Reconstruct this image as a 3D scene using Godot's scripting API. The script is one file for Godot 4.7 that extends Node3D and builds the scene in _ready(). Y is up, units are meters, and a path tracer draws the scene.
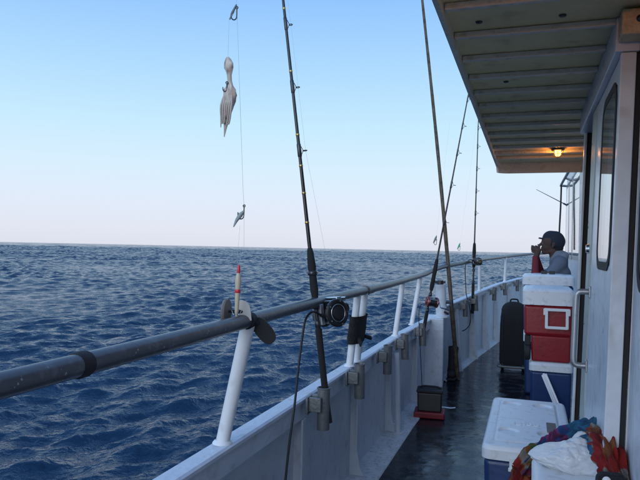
extends Node3D

# ---------------------------------------------------------------- shape kit
class Sh:
	var v := PackedVector3Array()
	var n := PackedVector3Array()
	var c := PackedColorArray()
	var col := Color(1, 1, 1)
	func tri(a: Vector3, b: Vector3, d: Vector3, na: Vector3, nb: Vector3, nd: Vector3):
		if (b - a).cross(d - a).dot(na + nb + nd) > 0.0:
			v.append(a); v.append(d); v.append(b)
			n.append(na); n.append(nd); n.append(nb)
		else:
			v.append(a); v.append(b); v.append(d)
			n.append(na); n.append(nb); n.append(nd)
		c.append(col); c.append(col); c.append(col)
	func ctri(p: Array, q: Array, k: Array):
		var m := c.size()
		var sw: bool = (p[1] - p[0]).cross(p[2] - p[0]).dot(q[0] + q[1] + q[2]) > 0.0
		tri(p[0], p[1], p[2], q[0], q[1], q[2])
		c[m] = k[0]; c[m + 1] = k[2] if sw else k[1]; c[m + 2] = k[1] if sw else k[2]
	func flat(a: Vector3, b: Vector3, d: Vector3, out: Vector3):
		var k := (b - a).cross(d - a).normalized()
		if k.dot(out) < 0.0: k = -k
		tri(a, b, d, k, k, k)
	func quad(a: Vector3, b: Vector3, d: Vector3, e: Vector3, out: Vector3):
		flat(a, b, d, out); flat(a, d, e, out)
	func squad(p: Array, q: Array):
		tri(p[0], p[1], p[2], q[0], q[1], q[2]); tri(p[0], p[2], p[3], q[0], q[2], q[3])
	# rounded box: centre, full size, edge radius, orientation, taper of the bottom
	func rbox(ctr: Vector3, size: Vector3, r := 0.004, bs := Basis.IDENTITY, seg := 1, taper := 1.0):
		var h := size * 0.5
		r = minf(r, minf(h.x, minf(h.y, h.z)) * 0.98)
		var sg := []
		for k in seg + 1: sg.append([-1.0, tan(PI / 4 * (1.0 - float(k) / seg))])
		for k in seg + 1: sg.append([1.0, tan(PI / 4 * float(k) / seg)])
		for ax in 3:
			for s in [-1.0, 1.0]:
				var ps := []
				var ns := []
				for i in sg.size():
					for j in sg.size():
						var d := Vector3.ZERO
						var core := Vector3.ZERO
						var u := (ax + 1) % 3
						var w := (ax + 2) % 3
						d[ax] = s; d[u] = sg[i][0] * sg[i][1]; d[w] = sg[j][0] * sg[j][1]
						core[ax] = s * (h[ax] - r); core[u] = sg[i][0] * (h[u] - r); core[w] = sg[j][0] * (h[w] - r)
						d = d.normalized()
						var p := core + d * r
						if taper != 1.0:
							var t: float = lerpf(taper, 1.0, (p.y + h.y) / (2.0 * h.y))
							p.x *= t; p.z *= t
						ps.append(ctr + bs * p); ns.append((bs * d).normalized())
				var m := sg.size()
				for i in m - 1:
					for j in m - 1:
						var a := i * m + j
						squad([ps[a], ps[a + 1], ps[a + m + 1], ps[a + m]], [ns[a], ns[a + 1], ns[a + m + 1], ns[a + m]])
	func tube(pts: Array, rad, sides := 10, caps := true):
		var m := pts.size()
		var t0: Vector3 = (pts[1] - pts[0]).normalized()
		var u := t0.cross(Vector3.UP)
		if u.length() < 0.05: u = t0.cross(Vector3.RIGHT)
		u = u.normalized()
		var rings := []
		var nrm := []
		for i in m:
			var t: Vector3 = (pts[mini(i + 1, m - 1)] - pts[maxi(i - 1, 0)]).normalized()
			u = (u - t * u.dot(t)).normalized()
			var w := t.cross(u)
			var r: float = rad[i] if rad is Array else rad
			var ring := []
			var nn := []
			for k in sides:
				var a := TAU * k / sides
				var d := u * cos(a) + w * sin(a)
				ring.append(pts[i] + d * r); nn.append(d)
			rings.append(ring); nrm.append(nn)
		for i in m - 1:
			for k in sides:
				var k2 := (k + 1) % sides
				squad([rings[i][k], rings[i][k2], rings[i + 1][k2], rings[i + 1][k]], [nrm[i][k], nrm[i][k2], nrm[i + 1][k2], nrm[i + 1][k]])
		if caps:
			for e in [0, m - 1]:
				var out: Vector3 = (pts[0] - pts[1]) if e == 0 else (pts[m - 1] - pts[m - 2])
				for k in sides: flat(pts[e], rings[e][k], rings[e][(k + 1) % sides], out)
	# lathe about the y axis of bs at ctr; profile of Vector2(radius, y)
	func lathe(ctr: Vector3, prof: Array, sides := 16, bs := Basis.IDENTITY, smooth := true):
		var m := prof.size()
		for i in m - 1:
			var a: Vector2 = prof[i]
			var b: Vector2 = prof[i + 1]
			var sn := Vector2((b - a).y, -(b - a).x).normalized()
			var na := sn
			var nb := sn
			if smooth:
				if i > 0:
					var e: Vector2 = a - prof[i - 1]
					var en := Vector2(e.y, -e.x).normalized()
					if en.dot(sn) > 0.6: na = (sn + en).normalized()
				if i < m - 2:
					var e2: Vector2 = prof[i + 2] - b
					var en2 := Vector2(e2.y, -e2.x).normalized()
					if en2.dot(sn) > 0.6: nb = (sn + en2).normalized()
			for k in sides:
				var c0 := Vector3(cos(TAU * k / sides), 0, sin(TAU * k / sides))
				var c1 := Vector3(cos(TAU * (k + 1) / sides), 0, sin(TAU * (k + 1) / sides))
				var ps := [ctr + bs * (c0 * a.x + Vector3(0, a.y, 0)), ctr + bs * (c1 * a.x + Vector3(0, a.y, 0)), ctr + bs * (c1 * b.x + Vector3(0, b.y, 0)), ctr + bs * (c0 * b.x + Vector3(0, b.y, 0))]
				var q := [bs * (c0 * na.x + Vector3(0, na.y, 0)), bs * (c1 * na.x + Vector3(0, na.y, 0)), bs * (c1 * nb.x + Vector3(0, nb.y, 0)), bs * (c0 * nb.x + Vector3(0, nb.y, 0))]
				squad(ps, q)
	# polygon in the plane of bs.x, bs.y, extruded by depth along bs.z (both ways half)
	func prism(ctr: Vector3, poly: PackedVector2Array, depth: float, bs := Basis.IDENTITY):
		var ids := Geometry2D.triangulate_polygon(poly)
		for s in [-0.5, 0.5]:
			var o: Vector3 = ctr + bs.z * depth * s
			for i in range(0, ids.size(), 3):
				flat(o + bs.x * poly[ids[i]].x + bs.y * poly[ids[i]].y, o + bs.x * poly[ids[i + 1]].x + bs.y * poly[ids[i + 1]].y, o + bs.x * poly[ids[i + 2]].x + bs.y * poly[ids[i + 2]].y, bs.z * s)
		var mid := Vector2.ZERO
		var cw := Geometry2D.is_polygon_clockwise(poly)
		for i in poly.size():
			var p := poly[i]
			var q := poly[(i + 1) % poly.size()]
			var o2 := Vector2((q - p).y, -(q - p).x)
			if cw: o2 = -o2
			var out := bs.x * o2.x + bs.y * o2.y
			var a := ctr + bs.x * p.x + bs.y * p.y
			var b := ctr + bs.x * q.x + bs.y * q.y
			quad(a - bs.z * depth * 0.5, b - bs.z * depth * 0.5, b + bs.z * depth * 0.5, a + bs.z * depth * 0.5, out)
	func torus(ctr: Vector3, R: float, r: float, bs := Basis.IDENTITY, seg := 20, sides := 8, from := 0.0, to := TAU):
		var pts := []
		for i in seg + 1:
			var a := lerpf(from, to, float(i) / seg)
			pts.append(ctr + bs * Vector3(cos(a) * R, 0, sin(a) * R))
		tube(pts, r, sides, to - from < TAU - 0.01)
	func grid(pts: Array, w: int, h: int, out := Vector3.ZERO, cols = null):
		# pts row-major, w columns; smooth normals
		var ns := []
		for j in h:
			for i in w:
				var du: Vector3 = pts[j * w + mini(i + 1, w - 1)] - pts[j * w + maxi(i - 1, 0)]
				var dv: Vector3 = pts[mini(j + 1, h - 1) * w + i] - pts[maxi(j - 1, 0) * w + i]
				var k := du.cross(dv).normalized()
				if out != Vector3.ZERO and k.dot(out) < 0.0 : k = -k
				ns.append(k)
		for j in h - 1:
			for i in w - 1:
				var a := j * w + i
				if cols != null:
					ctri([pts[a], pts[a + 1], pts[a + w + 1]], [ns[a], ns[a + 1], ns[a + w + 1]], [cols[a], cols[a + 1], cols[a + w + 1]])
					ctri([pts[a], pts[a + w + 1], pts[a + w]], [ns[a], ns[a + w + 1], ns[a + w]], [cols[a], cols[a + w + 1], cols[a + w]])
				else: squad([pts[a], pts[a + 1], pts[a + w + 1], pts[a + w]], [ns[a], ns[a + 1], ns[a + w + 1], ns[a + w]])
	func mesh(off := Vector3.ZERO) -> ArrayMesh:
		var am := ArrayMesh.new()
		var arr := []
		arr.resize(Mesh.ARRAY_MAX)
		var vv := v
		if off != Vector3.ZERO:
			vv = PackedVector3Array()
			for p in v: vv.append(p - off)
		arr[Mesh.ARRAY_VERTEX] = vv
		arr[Mesh.ARRAY_NORMAL] = n
		arr[Mesh.ARRAY_COLOR] = c
		am.add_surface_from_arrays(Mesh.PRIMITIVE_TRIANGLES, arr)
		return am

var org := {}
var used := {}
var mats := {}
var rng := RandomNumberGenerator.new()

func numbered(s: String) -> String:
	if not used.has(s):
		used[s] = 0
		return s
	used[s] += 1
	return "%s_%03d" % [s, used[s]]

func thing(called: String, label: String, category: String, at := Vector3.ZERO, group := "") -> Node3D:
	var o := Node3D.new()
	o.name = numbered(called)
	add_child(o)
	o.position = at
	org[o] = at
	o.set_meta("label", label)
	o.set_meta("category", category)
	if group != "": o.set_meta("group", group)
	return o

func part(parent: Node3D, called: String, sh: Sh, m: Material) -> MeshInstance3D:
	var o := MeshInstance3D.new()
	o.name = called
	o.mesh = sh.mesh(org[parent])
	o.material_override = m
	o.cast_shadow = GeometryInstance3D.SHADOW_CASTING_SETTING_ON
	parent.add_child(o, true)
	org[o] = org[parent]
	return o

func part_at(parent: Node3D, called: String, mesh: Mesh, m: Material, at: Vector3, bs := Basis.IDENTITY) -> MeshInstance3D:
	var o := MeshInstance3D.new()
	o.name = called
	o.mesh = mesh
	o.material_override = m
	parent.add_child(o, true)
	o.transform = Transform3D(bs, at - org[parent])
	org[o] = at
	return o

func struct(called: String, sh: Sh, m: Material) -> MeshInstance3D:
	var o := MeshInstance3D.new()
	o.name = numbered(called)
	o.mesh = sh.mesh()
	o.material_override = m
	add_child(o)
	org[o] = Vector3.ZERO
	o.set_meta("kind", "structure")
	return o

# ---------------------------------------------------------------- textures and materials
func noise(seed_: int, freq: float, oct := 4, type := FastNoiseLite.TYPE_SIMPLEX_SMOOTH) -> FastNoiseLite:
	var f := FastNoiseLite.new()
	f.seed = seed_; f.frequency = freq; f.noise_type = type
	f.fractal_type = FastNoiseLite.FRACTAL_FBM; f.fractal_octaves = oct
	return f

func seamless(seed_: int, size: int, freq: float, oct := 4, type := FastNoiseLite.TYPE_SIMPLEX_SMOOTH) -> Image:
	var im := noise(seed_, freq, oct, type).get_seamless_image(size, size)
	im.convert(Image.FORMAT_RGB8)
	return im

func paint_tex(seed_: int, lo: float, spots: float, tint: Color, stretch := 1.0, gain := 1.0) -> ImageTexture:
	# worn paint: broad mottling, run-off streaks, chips and specks (multiplies the paint colour)
	var s := 256
	var a := seamless(seed_, s, 0.012, 4)
	var b := seamless(seed_ + 1, s, 0.09, 3)
	var d := seamless(seed_ + 2, s, 0.03, 2)
	var im := Image.create(s, s, false, Image.FORMAT_RGB8)
	for y in s:
		for x in s:
			var m := a.get_pixel(x, y).r
			var f := b.get_pixel(x, y).r
			var st := d.get_pixel(x, int(y / stretch) % s).r
			var k := 1.0 - (1.0 - lo) * (0.55 * m + 0.25 * f + 0.2 * st)
			var ch := smoothstep(1.0 - spots, 1.0 - spots + 0.06, 0.6 * f + 0.4 * m)
			var stain := smoothstep(0.66, 0.9, st) * 0.25
			var c := Color(k, k, k).lerp(Color(k * tint.r, k * tint.g, k * tint.b), maxf(ch, stain))
			im.set_pixel(x, y, Color(c.r * gain, c.g * gain, c.b * gain))
	return ImageTexture.create_from_image(im)

func normal_tex(seed_: int, size: int, freq: float, oct: int, strength: float, type := FastNoiseLite.TYPE_SIMPLEX_SMOOTH) -> ImageTexture:
	var im := seamless(seed_, size, freq, oct, type)
	im.bump_map_to_normal_map(strength)
	return ImageTexture.create_from_image(im)

func mat(c: Color, rough := 0.6, metal := 0.0, spec := 0.5) -> StandardMaterial3D:
	var m := StandardMaterial3D.new()
	m.albedo_color = c.linear_to_srgb()
	m.roughness = rough
	m.metallic = metal
	m.metallic_specular = spec
	return m

func tri(m: StandardMaterial3D, tex: Texture2D, scale: float, nrm: Texture2D = null, ns := 0.5) -> StandardMaterial3D:
	m.uv1_triplanar = true
	m.uv1_world_triplanar = true
	m.uv1_scale = Vector3.ONE * scale
	if tex: m.albedo_texture = tex
	if nrm:
		m.normal_enabled = true; m.normal_texture = nrm; m.normal_scale = ns
	return m

func make_materials():
	var grime := paint_tex(11, 0.8, 0.21, Color(0.62, 0.5, 0.38), 3.0)
	var grime2 := paint_tex(31, 0.72, 0.25, Color(0.5, 0.42, 0.34), 1.0)
	var soft := paint_tex(51, 0.9, 0.14, Color(0.7, 0.66, 0.6), 1.0)
	var clean := paint_tex(53, 0.975, 0.04, Color(0.75, 0.72, 0.68), 1.0)
	var bump := normal_tex(7, 256, 0.05, 4, 4.0)
	var bump2 := normal_tex(8, 256, 0.12, 3, 6.0)
	mats.white = tri(mat(Color(0.66, 0.71, 0.76), 0.42), soft, 0.9, bump, 0.2)
	mats.post = tri(mat(Color(0.8, 0.82, 0.84), 0.4), clean, 1.2, bump, 0.1)
	mats.rail = tri(mat(Color(0.5, 0.56, 0.64), 0.32), paint_tex(97, 0.8, 0.23, Color(2.2, 2.2, 2.2), 1.0, 0.45), 2.6, bump, 0.1)
	mats.cap = tri(mat(Color(0.7, 0.74, 0.79), 0.45), soft, 1.3, bump, 0.2)
	mats.waterway = tri(mat(Color(0.74, 0.76, 0.78), 0.5), paint_tex(71, 0.8, 0.2, Color(0.4, 0.38, 0.36), 1.0), 2.4, bump2, 0.4)
	mats.cabin = tri(mat(Color(0.72, 0.76, 0.81), 0.3), soft, 0.8, bump, 0.12)
	mats.stile = tri(mat(Color(0.5, 0.54, 0.5), 0.45), grime, 1.1, bump, 0.15)
	mats.ceiling = tri(mat(Color(0.8, 0.66, 0.36), 0.55), soft, 0.9, bump, 0.2)
	mats.beam = tri(mat(Color(0.66, 0.65, 0.57), 0.5), soft, 1.2, bump2, 0.2)
	mats.steel = tri(mat(Color(0.16, 0.165, 0.165), 0.45, 0.3), soft, 3.0, bump, 0.3)
	mats.alu = tri(mat(Color(0.42, 0.44, 0.46), 0.42, 0.8), soft, 3.0)
	mats.black = mat(Color(0.012, 0.012, 0.013), 0.42)
	mats.rubber = mat(Color(0.016, 0.016, 0.018), 0.75)
	mats.foam = tri(mat(Color(0.014, 0.013, 0.013), 0.85), null, 6.0, bump2, 0.6)
	mats.blank = mat(Color(0.01, 0.01, 0.012), 0.22)
	mats.cord = mat(Color(0.01, 0.01, 0.011), 0.5)
	mats.chrome = mat(Color(0.7, 0.7, 0.7), 0.18, 1.0)
	mats.darkmetal = mat(Color(0.06, 0.06, 0.065), 0.3, 0.7)
	mats.redmetal = mat(Color(0.18, 0.02, 0.02), 0.3, 0.6)
	mats.gold = mat(Color(0.5, 0.34, 0.12), 0.3, 1.0)
	mats.cloth_black = tri(mat(Color(0.014, 0.014, 0.016), 0.95), null, 4.0, bump2, 0.8)
	mats.wood = tri(mat(Color(0.86, 0.68, 0.43), 0.6), grime2, 2.0, bump2, 0.3)
	mats.pole = tri(mat(Color(0.22, 0.16, 0.1), 0.55), paint_tex(91, 0.4, 0.4, Color(0.5, 0.4, 0.3), 5.0), 2.5, bump2, 0.3)
	mats.coolwhite = tri(mat(Color(0.76, 0.78, 0.8), 0.36), clean, 1.7, bump, 0.05)
	mats.coolblue = tri(mat(Color(0.016, 0.045, 0.15), 0.35), clean, 1.7, bump, 0.05)
	mats.coolred = tri(mat(Color(0.25, 0.008, 0.016), 0.33), clean, 1.7, bump, 0.05)
	mats.plastic_white = mat(Color(0.75, 0.76, 0.76), 0.35)
	mats.glass = mat(Color(0.9, 0.95, 0.95, 1.0), 0.02)
	mats.glass.transparency = BaseMaterial3D.TRANSPARENCY_ALPHA
	mats.glass.albedo_color.a = 0.12
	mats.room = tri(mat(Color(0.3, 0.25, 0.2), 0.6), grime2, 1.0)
	mats.line = mat(Color(0.55, 0.58, 0.6), 0.3)
	mats.vc = mat(Color(1, 1, 1), 0.85)
	mats.vc.vertex_color_use_as_albedo = true
	mats.vc_wet = mat(Color(1, 1, 1), 0.35)
	mats.vc_wet.vertex_color_use_as_albedo = true
	mats.bagfilm = mat(Color(0.8, 0.82, 0.84), 0.3)
	tri(mats.bagfilm, null, 3.5, normal_tex(17, 256, 0.03, 3, 9.0, FastNoiseLite.TYPE_CELLULAR), 0.7)
	mats.bagfilm.transparency = BaseMaterial3D.TRANSPARENCY_ALPHA
	mats.bagfilm.albedo_color.a = 0.78
	mats.bagfilm.backlight_enabled = true
	mats.bagfilm.backlight = Color(0.35, 0.36, 0.38)
	# deck: dark blue-grey non-skid paint, rough where dry and glossy where seawater lies
	var s := 512
	var wet := seamless(101, s, 0.02, 5)
	var grit := seamless(103, s, 0.2, 2)
	var worn := seamless(105, s, 0.02, 5)
	var al := Image.create(s, s, false, Image.FORMAT_RGB8)
	var ro := Image.create(s, s, false, Image.FORMAT_RGB8)
	for y in s:
		for x in s:
			var w := smoothstep(0.3, 0.72, wet.get_pixel(x, y).r)
			var g := grit.get_pixel(x, y).r
			var k := worn.get_pixel(x, y).r
			var wear := smoothstep(0.62, 0.78, k * 0.75 + g * 0.25)
			var c := Color(0.62, 0.66, 0.72).lerp(Color(1, 1, 1), 0.5 * g) * (1.0 - 0.1 * w)
			c = c.lerp(Color(1.0, 1.0, 1.0), wear * 0.5)
			al.set_pixel(x, y, Color(c.r, c.g, c.b))
			var r := lerpf(0.24 + 0.08 * g, 0.13 + 0.05 * g, w)
			ro.set_pixel(x, y, Color(r, r, r))
	var dk := mat(Color(0.01, 0.014, 0.026), 1.0, 0.0, 0.45)
	tri(dk, ImageTexture.create_from_image(al), 0.42, bump, 0.06)
	dk.roughness_texture = ImageTexture.create_from_image(ro)
	dk.roughness_texture_channel = BaseMaterial3D.TEXTURE_CHANNEL_RED
	mats.deck = dk
	# sea
	var sea := mat(Color(0.009, 0.034, 0.071), 0.09, 0.0, 0.25)
	var im := seamless(201, 512, 0.012, 5)
	im.bump_map_to_normal_map(20.0)
	tri(sea, null, 0.9, ImageTexture.create_from_image(im), 0.85)
	mats.sea = sea

# ---------------------------------------------------------------- boat lines
const LEAN := 0.028
var BX := [[5.0, -1.05], [-5.4, -1.05], [-6.75, -1.0], [-7.3, -0.9], [-8.16, -0.79], [-9.28, -0.67], [-10.93, -0.47], [-12.6, -0.12], [-14.3, 0.45], [-15.7, 1.2], [-16.6, 2.1], [-16.9, 2.8]]
func bulwark_x(z: float) -> float:
	for i in BX.size() - 1:
		if z <= BX[i][0] and z >= BX[i + 1][0]:
			var t: float = (BX[i][0] - z) / (BX[i][0] - BX[i + 1][0])
			return lerpf(BX[i][1], BX[i + 1][1], t)
	return -1.05 if z > 0 else 2.8
func cap_y(z: float) -> float:
	if z > -7.2: return 0.757
	return lerpf(0.86, 1.02, clampf((-7.2 - z) / 6.0, 0.0, 1.0))
func wallp(z: float, y: float, off := 0.0) -> Vector3:
	return Vector3(0.25 + LEAN * (y - 1.28) + off, y, z)
func smooth_path(p: Array, sub := 4) -> Array:
	var out := []
	for i in p.size() - 1:
		var a: Vector3 = p[maxi(i - 1, 0)]
		var b: Vector3 = p[i]
		var c: Vector3 = p[i + 1]
		var d: Vector3 = p[mini(i + 2, p.size() - 1)]
		for k in sub: out.append(b.cubic_interpolate(c, a, d, float(k) / sub))
	out.append(p[p.size() - 1])
	return out

func _ready():
	rng.seed = 5
	# ---- camera
	var cam := Camera3D.new()
	cam.name = "camera"
	cam.fov = rad_to_deg(2.0 * atan(240.0 / 622.0))
	cam.near = 0.05
	cam.far = 40000.0
	cam.transform = Transform3D(Basis(Vector3.UP, deg_to_rad(18.6)) * Basis(Vector3.RIGHT, deg_to_rad(0.72)) * Basis(Vector3.BACK, deg_to_rad(1.19)), Vector3(0, 1.5, 0))
	add_child(cam)
	cam.current = true
	# ---- sky: clear air just before sunrise, pale lilac at the horizon to blue overhead
	var stops := [[0.0, Color(0.73, 0.76, 0.86)], [1.5, Color(0.77, 0.80, 0.905)], [4.0, Color(0.755, 0.84, 0.965)], [7.0, Color(0.69, 0.865, 1.0)], [11.0, Color(0.57, 0.83, 1.0)], [16.0, Color(0.43, 0.71, 1.0)], [22.0, Color(0.29, 0.56, 1.0)], [32.0, Color(0.25, 0.51, 1.0)], [50.0, Color(0.22, 0.46, 0.97)], [90.0, Color(0.20, 0.43, 0.93)]]
	var sim := Image.create(64, 1440, false, Image.FORMAT_RGBF)
	for y in 1440:
		var el := 90.0 - (y + 0.5) / 8.0
		var c: Color = stops[0][1]
		if el > 0.0:
			for i in stops.size() - 1:
				if el >= stops[i][0] and el <= stops[i + 1][0]:
					var t: float = (el - stops[i][0]) / (stops[i + 1][0] - stops[i][0])
					c = stops[i][1].lerp(stops[i + 1][1], t)
		for x in 64: sim.set_pixel(x, y, c)
	var psm := PanoramaSkyMaterial.new()
	psm.panorama = ImageTexture.create_from_image(sim)
	var sky := Sky.new()
	sky.sky_material = psm
	var env := Environment.new()
	env.background_mode = Environment.BG_SKY
	env.sky = sky
	env.tonemap_mode = Environment.TONE_MAPPER_LINEAR
	env.tonemap_exposure = 1.0
	env.sdfgi_enabled = true
	env.ssao_enabled = true
	env.ssil_enabled = true
	var we := WorldEnvironment.new()
	we.name = "environment"
	we.environment = env
	add_child(we)
	# ---- the sun is still down: what comes is the broad soft glow of the dawn sky astern of the camera
	var sun := DirectionalLight3D.new()
	sun.name = "sun"
	sun.light_energy = 0.45
	sun.light_color = Color(0.94, 0.97, 1.0)
	sun.light_angular_distance = 40.0
	sun.shadow_enabled = true
	add_child(sun)
	sun.look_at_from_position(Vector3(-1.5, 3.6, 10), Vector3.ZERO)
	make_materials()
	print("materials")
	build_sea()
	print("sea")
	build_deck()
	build_bulwark()
	build_handrail()
	build_cabin()
	build_canopy()
	print("boat")
	build_rods()
	build_rail_gear()
	build_deck_gear()
	build_coolers()
	print("gear")
	build_person()
	print("done")

# ---------------------------------------------------------------- sea
func build_sea():
	var level := -1.6
	var centre := Vector3(0, 0, 0)
	var ang := []
	var a := -56.0
	while a < 11.0:
		ang.append(a); a += 0.15
	while a < 304.0:
		ang.append(a); a += 5.0
	var nA := ang.size()
	var rad := [0.6]
	var r := 1.4
	while r < 16000.0:
		rad.append(r)
		if r < 60.0: r += maxf(0.035, r * 0.0052)
		elif r < 520.0: r += 0.32 + (r - 60.0) * 0.0011
		else: r += r * 0.006
	var nR := rad.size()
	# wind sea: many directional waves about one heading
	var wd := []
	var g2 := RandomNumberGenerator.new()
	g2.seed = 77
	for i in 50:
		var lam := 0.3 * pow(1.118, i) * g2.randf_range(0.93, 1.07)
		var th := deg_to_rad(58.0 + g2.randfn(0.0, 34.0))
		var k := TAU / lam
		var st := 0.105 if lam < 0.9 else 0.105 * pow(0.9 / lam, 0.92)
		wd.append([lam, k * sin(th), k * cos(th), st / k, g2.randf() * TAU])
	var gust := noise(301, 0.03, 3)
	var vs := PackedVector3Array()
	var ns := PackedVector3Array()
	var cs := []
	for i in nA: cs.append(Vector2(sin(deg_to_rad(ang[i])), -cos(deg_to_rad(ang[i]))))
	for j in nR:
		var rr: float = rad[j]
		var step: float = (rad[mini(j + 1, nR - 1)] - rad[maxi(j - 1, 0)]) * 0.5
		step = maxf(step, rr * 0.0018)
		# waves the sheet can carry at this distance; they take over the slope of the finer ones
		var live := []
		var lost := 0.0
		var got := 1e-7
		for w in wd:
			var f := smoothstep(1.9, 3.2, w[0] / step)
			var sl: float = w[3] * TAU / w[0]
			lost += sl * sl * (1.0 - f * f)
			if w[0] / step < 8.0: got += sl * sl * f * f
		var lift := clampf(sqrt((lost + got) / got), 1.0, 5.5)
		for w in wd:
			var f := smoothstep(1.9, 3.2, w[0] / step)
			if f > 0.0: live.append([w[1], w[2], w[3] * f * (lift if w[0] / step < 8.0 else 1.0), w[4]])
		for i in nA:
			var coarse: bool = ang[i] >= 12.0
			var x: float = cs[i].x * rr
			var z: float = cs[i].y * rr
			var h := 0.0
			var sx := 0.0
			var sz := 0.0
			var amp := (0.8 + 0.7 * gust.get_noise_2d(x, z))
			if not coarse:
				for w in live:
					var ph: float = w[0] * x + w[1] * z + w[3]
					var s := sin(ph)
					var cth := cos(ph)
					# peaked crests: sin + 0.22 sin of twice the phase
					h += w[2] * (s - 0.22 * cos(2.0 * ph))
					var d: float = w[2] * (cth + 0.44 * sin(2.0 * ph))
					sx += d * w[0]
					sz += d * w[1]
			vs.append(Vector3(x, level + h * amp - rr * rr / 12742000.0, z))
			ns.append(Vector3(-sx * amp, 1.0, -sz * amp).normalized())
	var ix := PackedInt32Array()
	for j in nR - 1:
		for i in nA:
			var i2 := (i + 1) % nA
			var p := j * nA + i
			var q := j * nA + i2
			ix.append(p); ix.append(p + nA); ix.append(q + nA)
			ix.append(p); ix.append(q + nA); ix.append(q)
	var arr := []
	arr.resize(Mesh.ARRAY_MAX)
	arr[Mesh.ARRAY_VERTEX] = vs
	arr[Mesh.ARRAY_NORMAL] = ns
	arr[Mesh.ARRAY_INDEX] = ix
	# clockwise when seen from above
	var n0 := (vs[ix[1]] - vs[ix[0]]).cross(vs[ix[2]] - vs[ix[0]])
	if n0.y > 0.0:
		for k in range(0, ix.size(), 3):
			var t := ix[k + 1]
			ix[k + 1] = ix[k + 2]; ix[k + 2] = t
		arr[Mesh.ARRAY_INDEX] = ix
	var am := ArrayMesh.new()
	am.add_surface_from_arrays(Mesh.PRIMITIVE_TRIANGLES, arr)
	var o := MeshInstance3D.new()
	o.name = "sea"
	o.mesh = am
	o.material_override = mats.sea
	add_child(o)
	o.set_meta("kind", "structure")
	print(nA, " x ", nR)

# ---------------------------------------------------------------- deck
func build_deck():
	var sh := Sh.new()
	var zs := []
	var z := 5.0
	while z > -16.9:
		zs.append(z); z -= 0.35
	zs.append(-16.88)
	for i in zs.size() - 1:
		var z0: float = zs[i]
		var z1: float = zs[i + 1]
		sh.quad(Vector3(bulwark_x(z0) - 0.04, 0, z0), Vector3(3.6, 0, z0), Vector3(3.6, 0, z1), Vector3(bulwark_x(z1) - 0.04, 0, z1), Vector3.UP)
		sh.quad(Vector3(bulwark_x(z0) - 0.04, -0.06, z0), Vector3(3.6, -0.06, z0), Vector3(3.6, -0.06, z1), Vector3(bulwark_x(z1) - 0.04, -0.06, z1), Vector3.DOWN)
	struct("deck", sh, mats.deck)

func strip(sh: Sh, zs: Array, f0: Callable, f1: Callable, out: Vector3):
	for i in zs.size() - 1:
		sh.quad(f0.call(zs[i]), f1.call(zs[i]), f1.call(zs[i + 1]), f0.call(zs[i + 1]), out)

func zrange(a: float, b: float, d: float) -> Array:
	var o := []
	var k := int(ceil(absf(b - a) / d))
	for i in k + 1: o.append(lerpf(a, b, float(i) / k))
	return o

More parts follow.
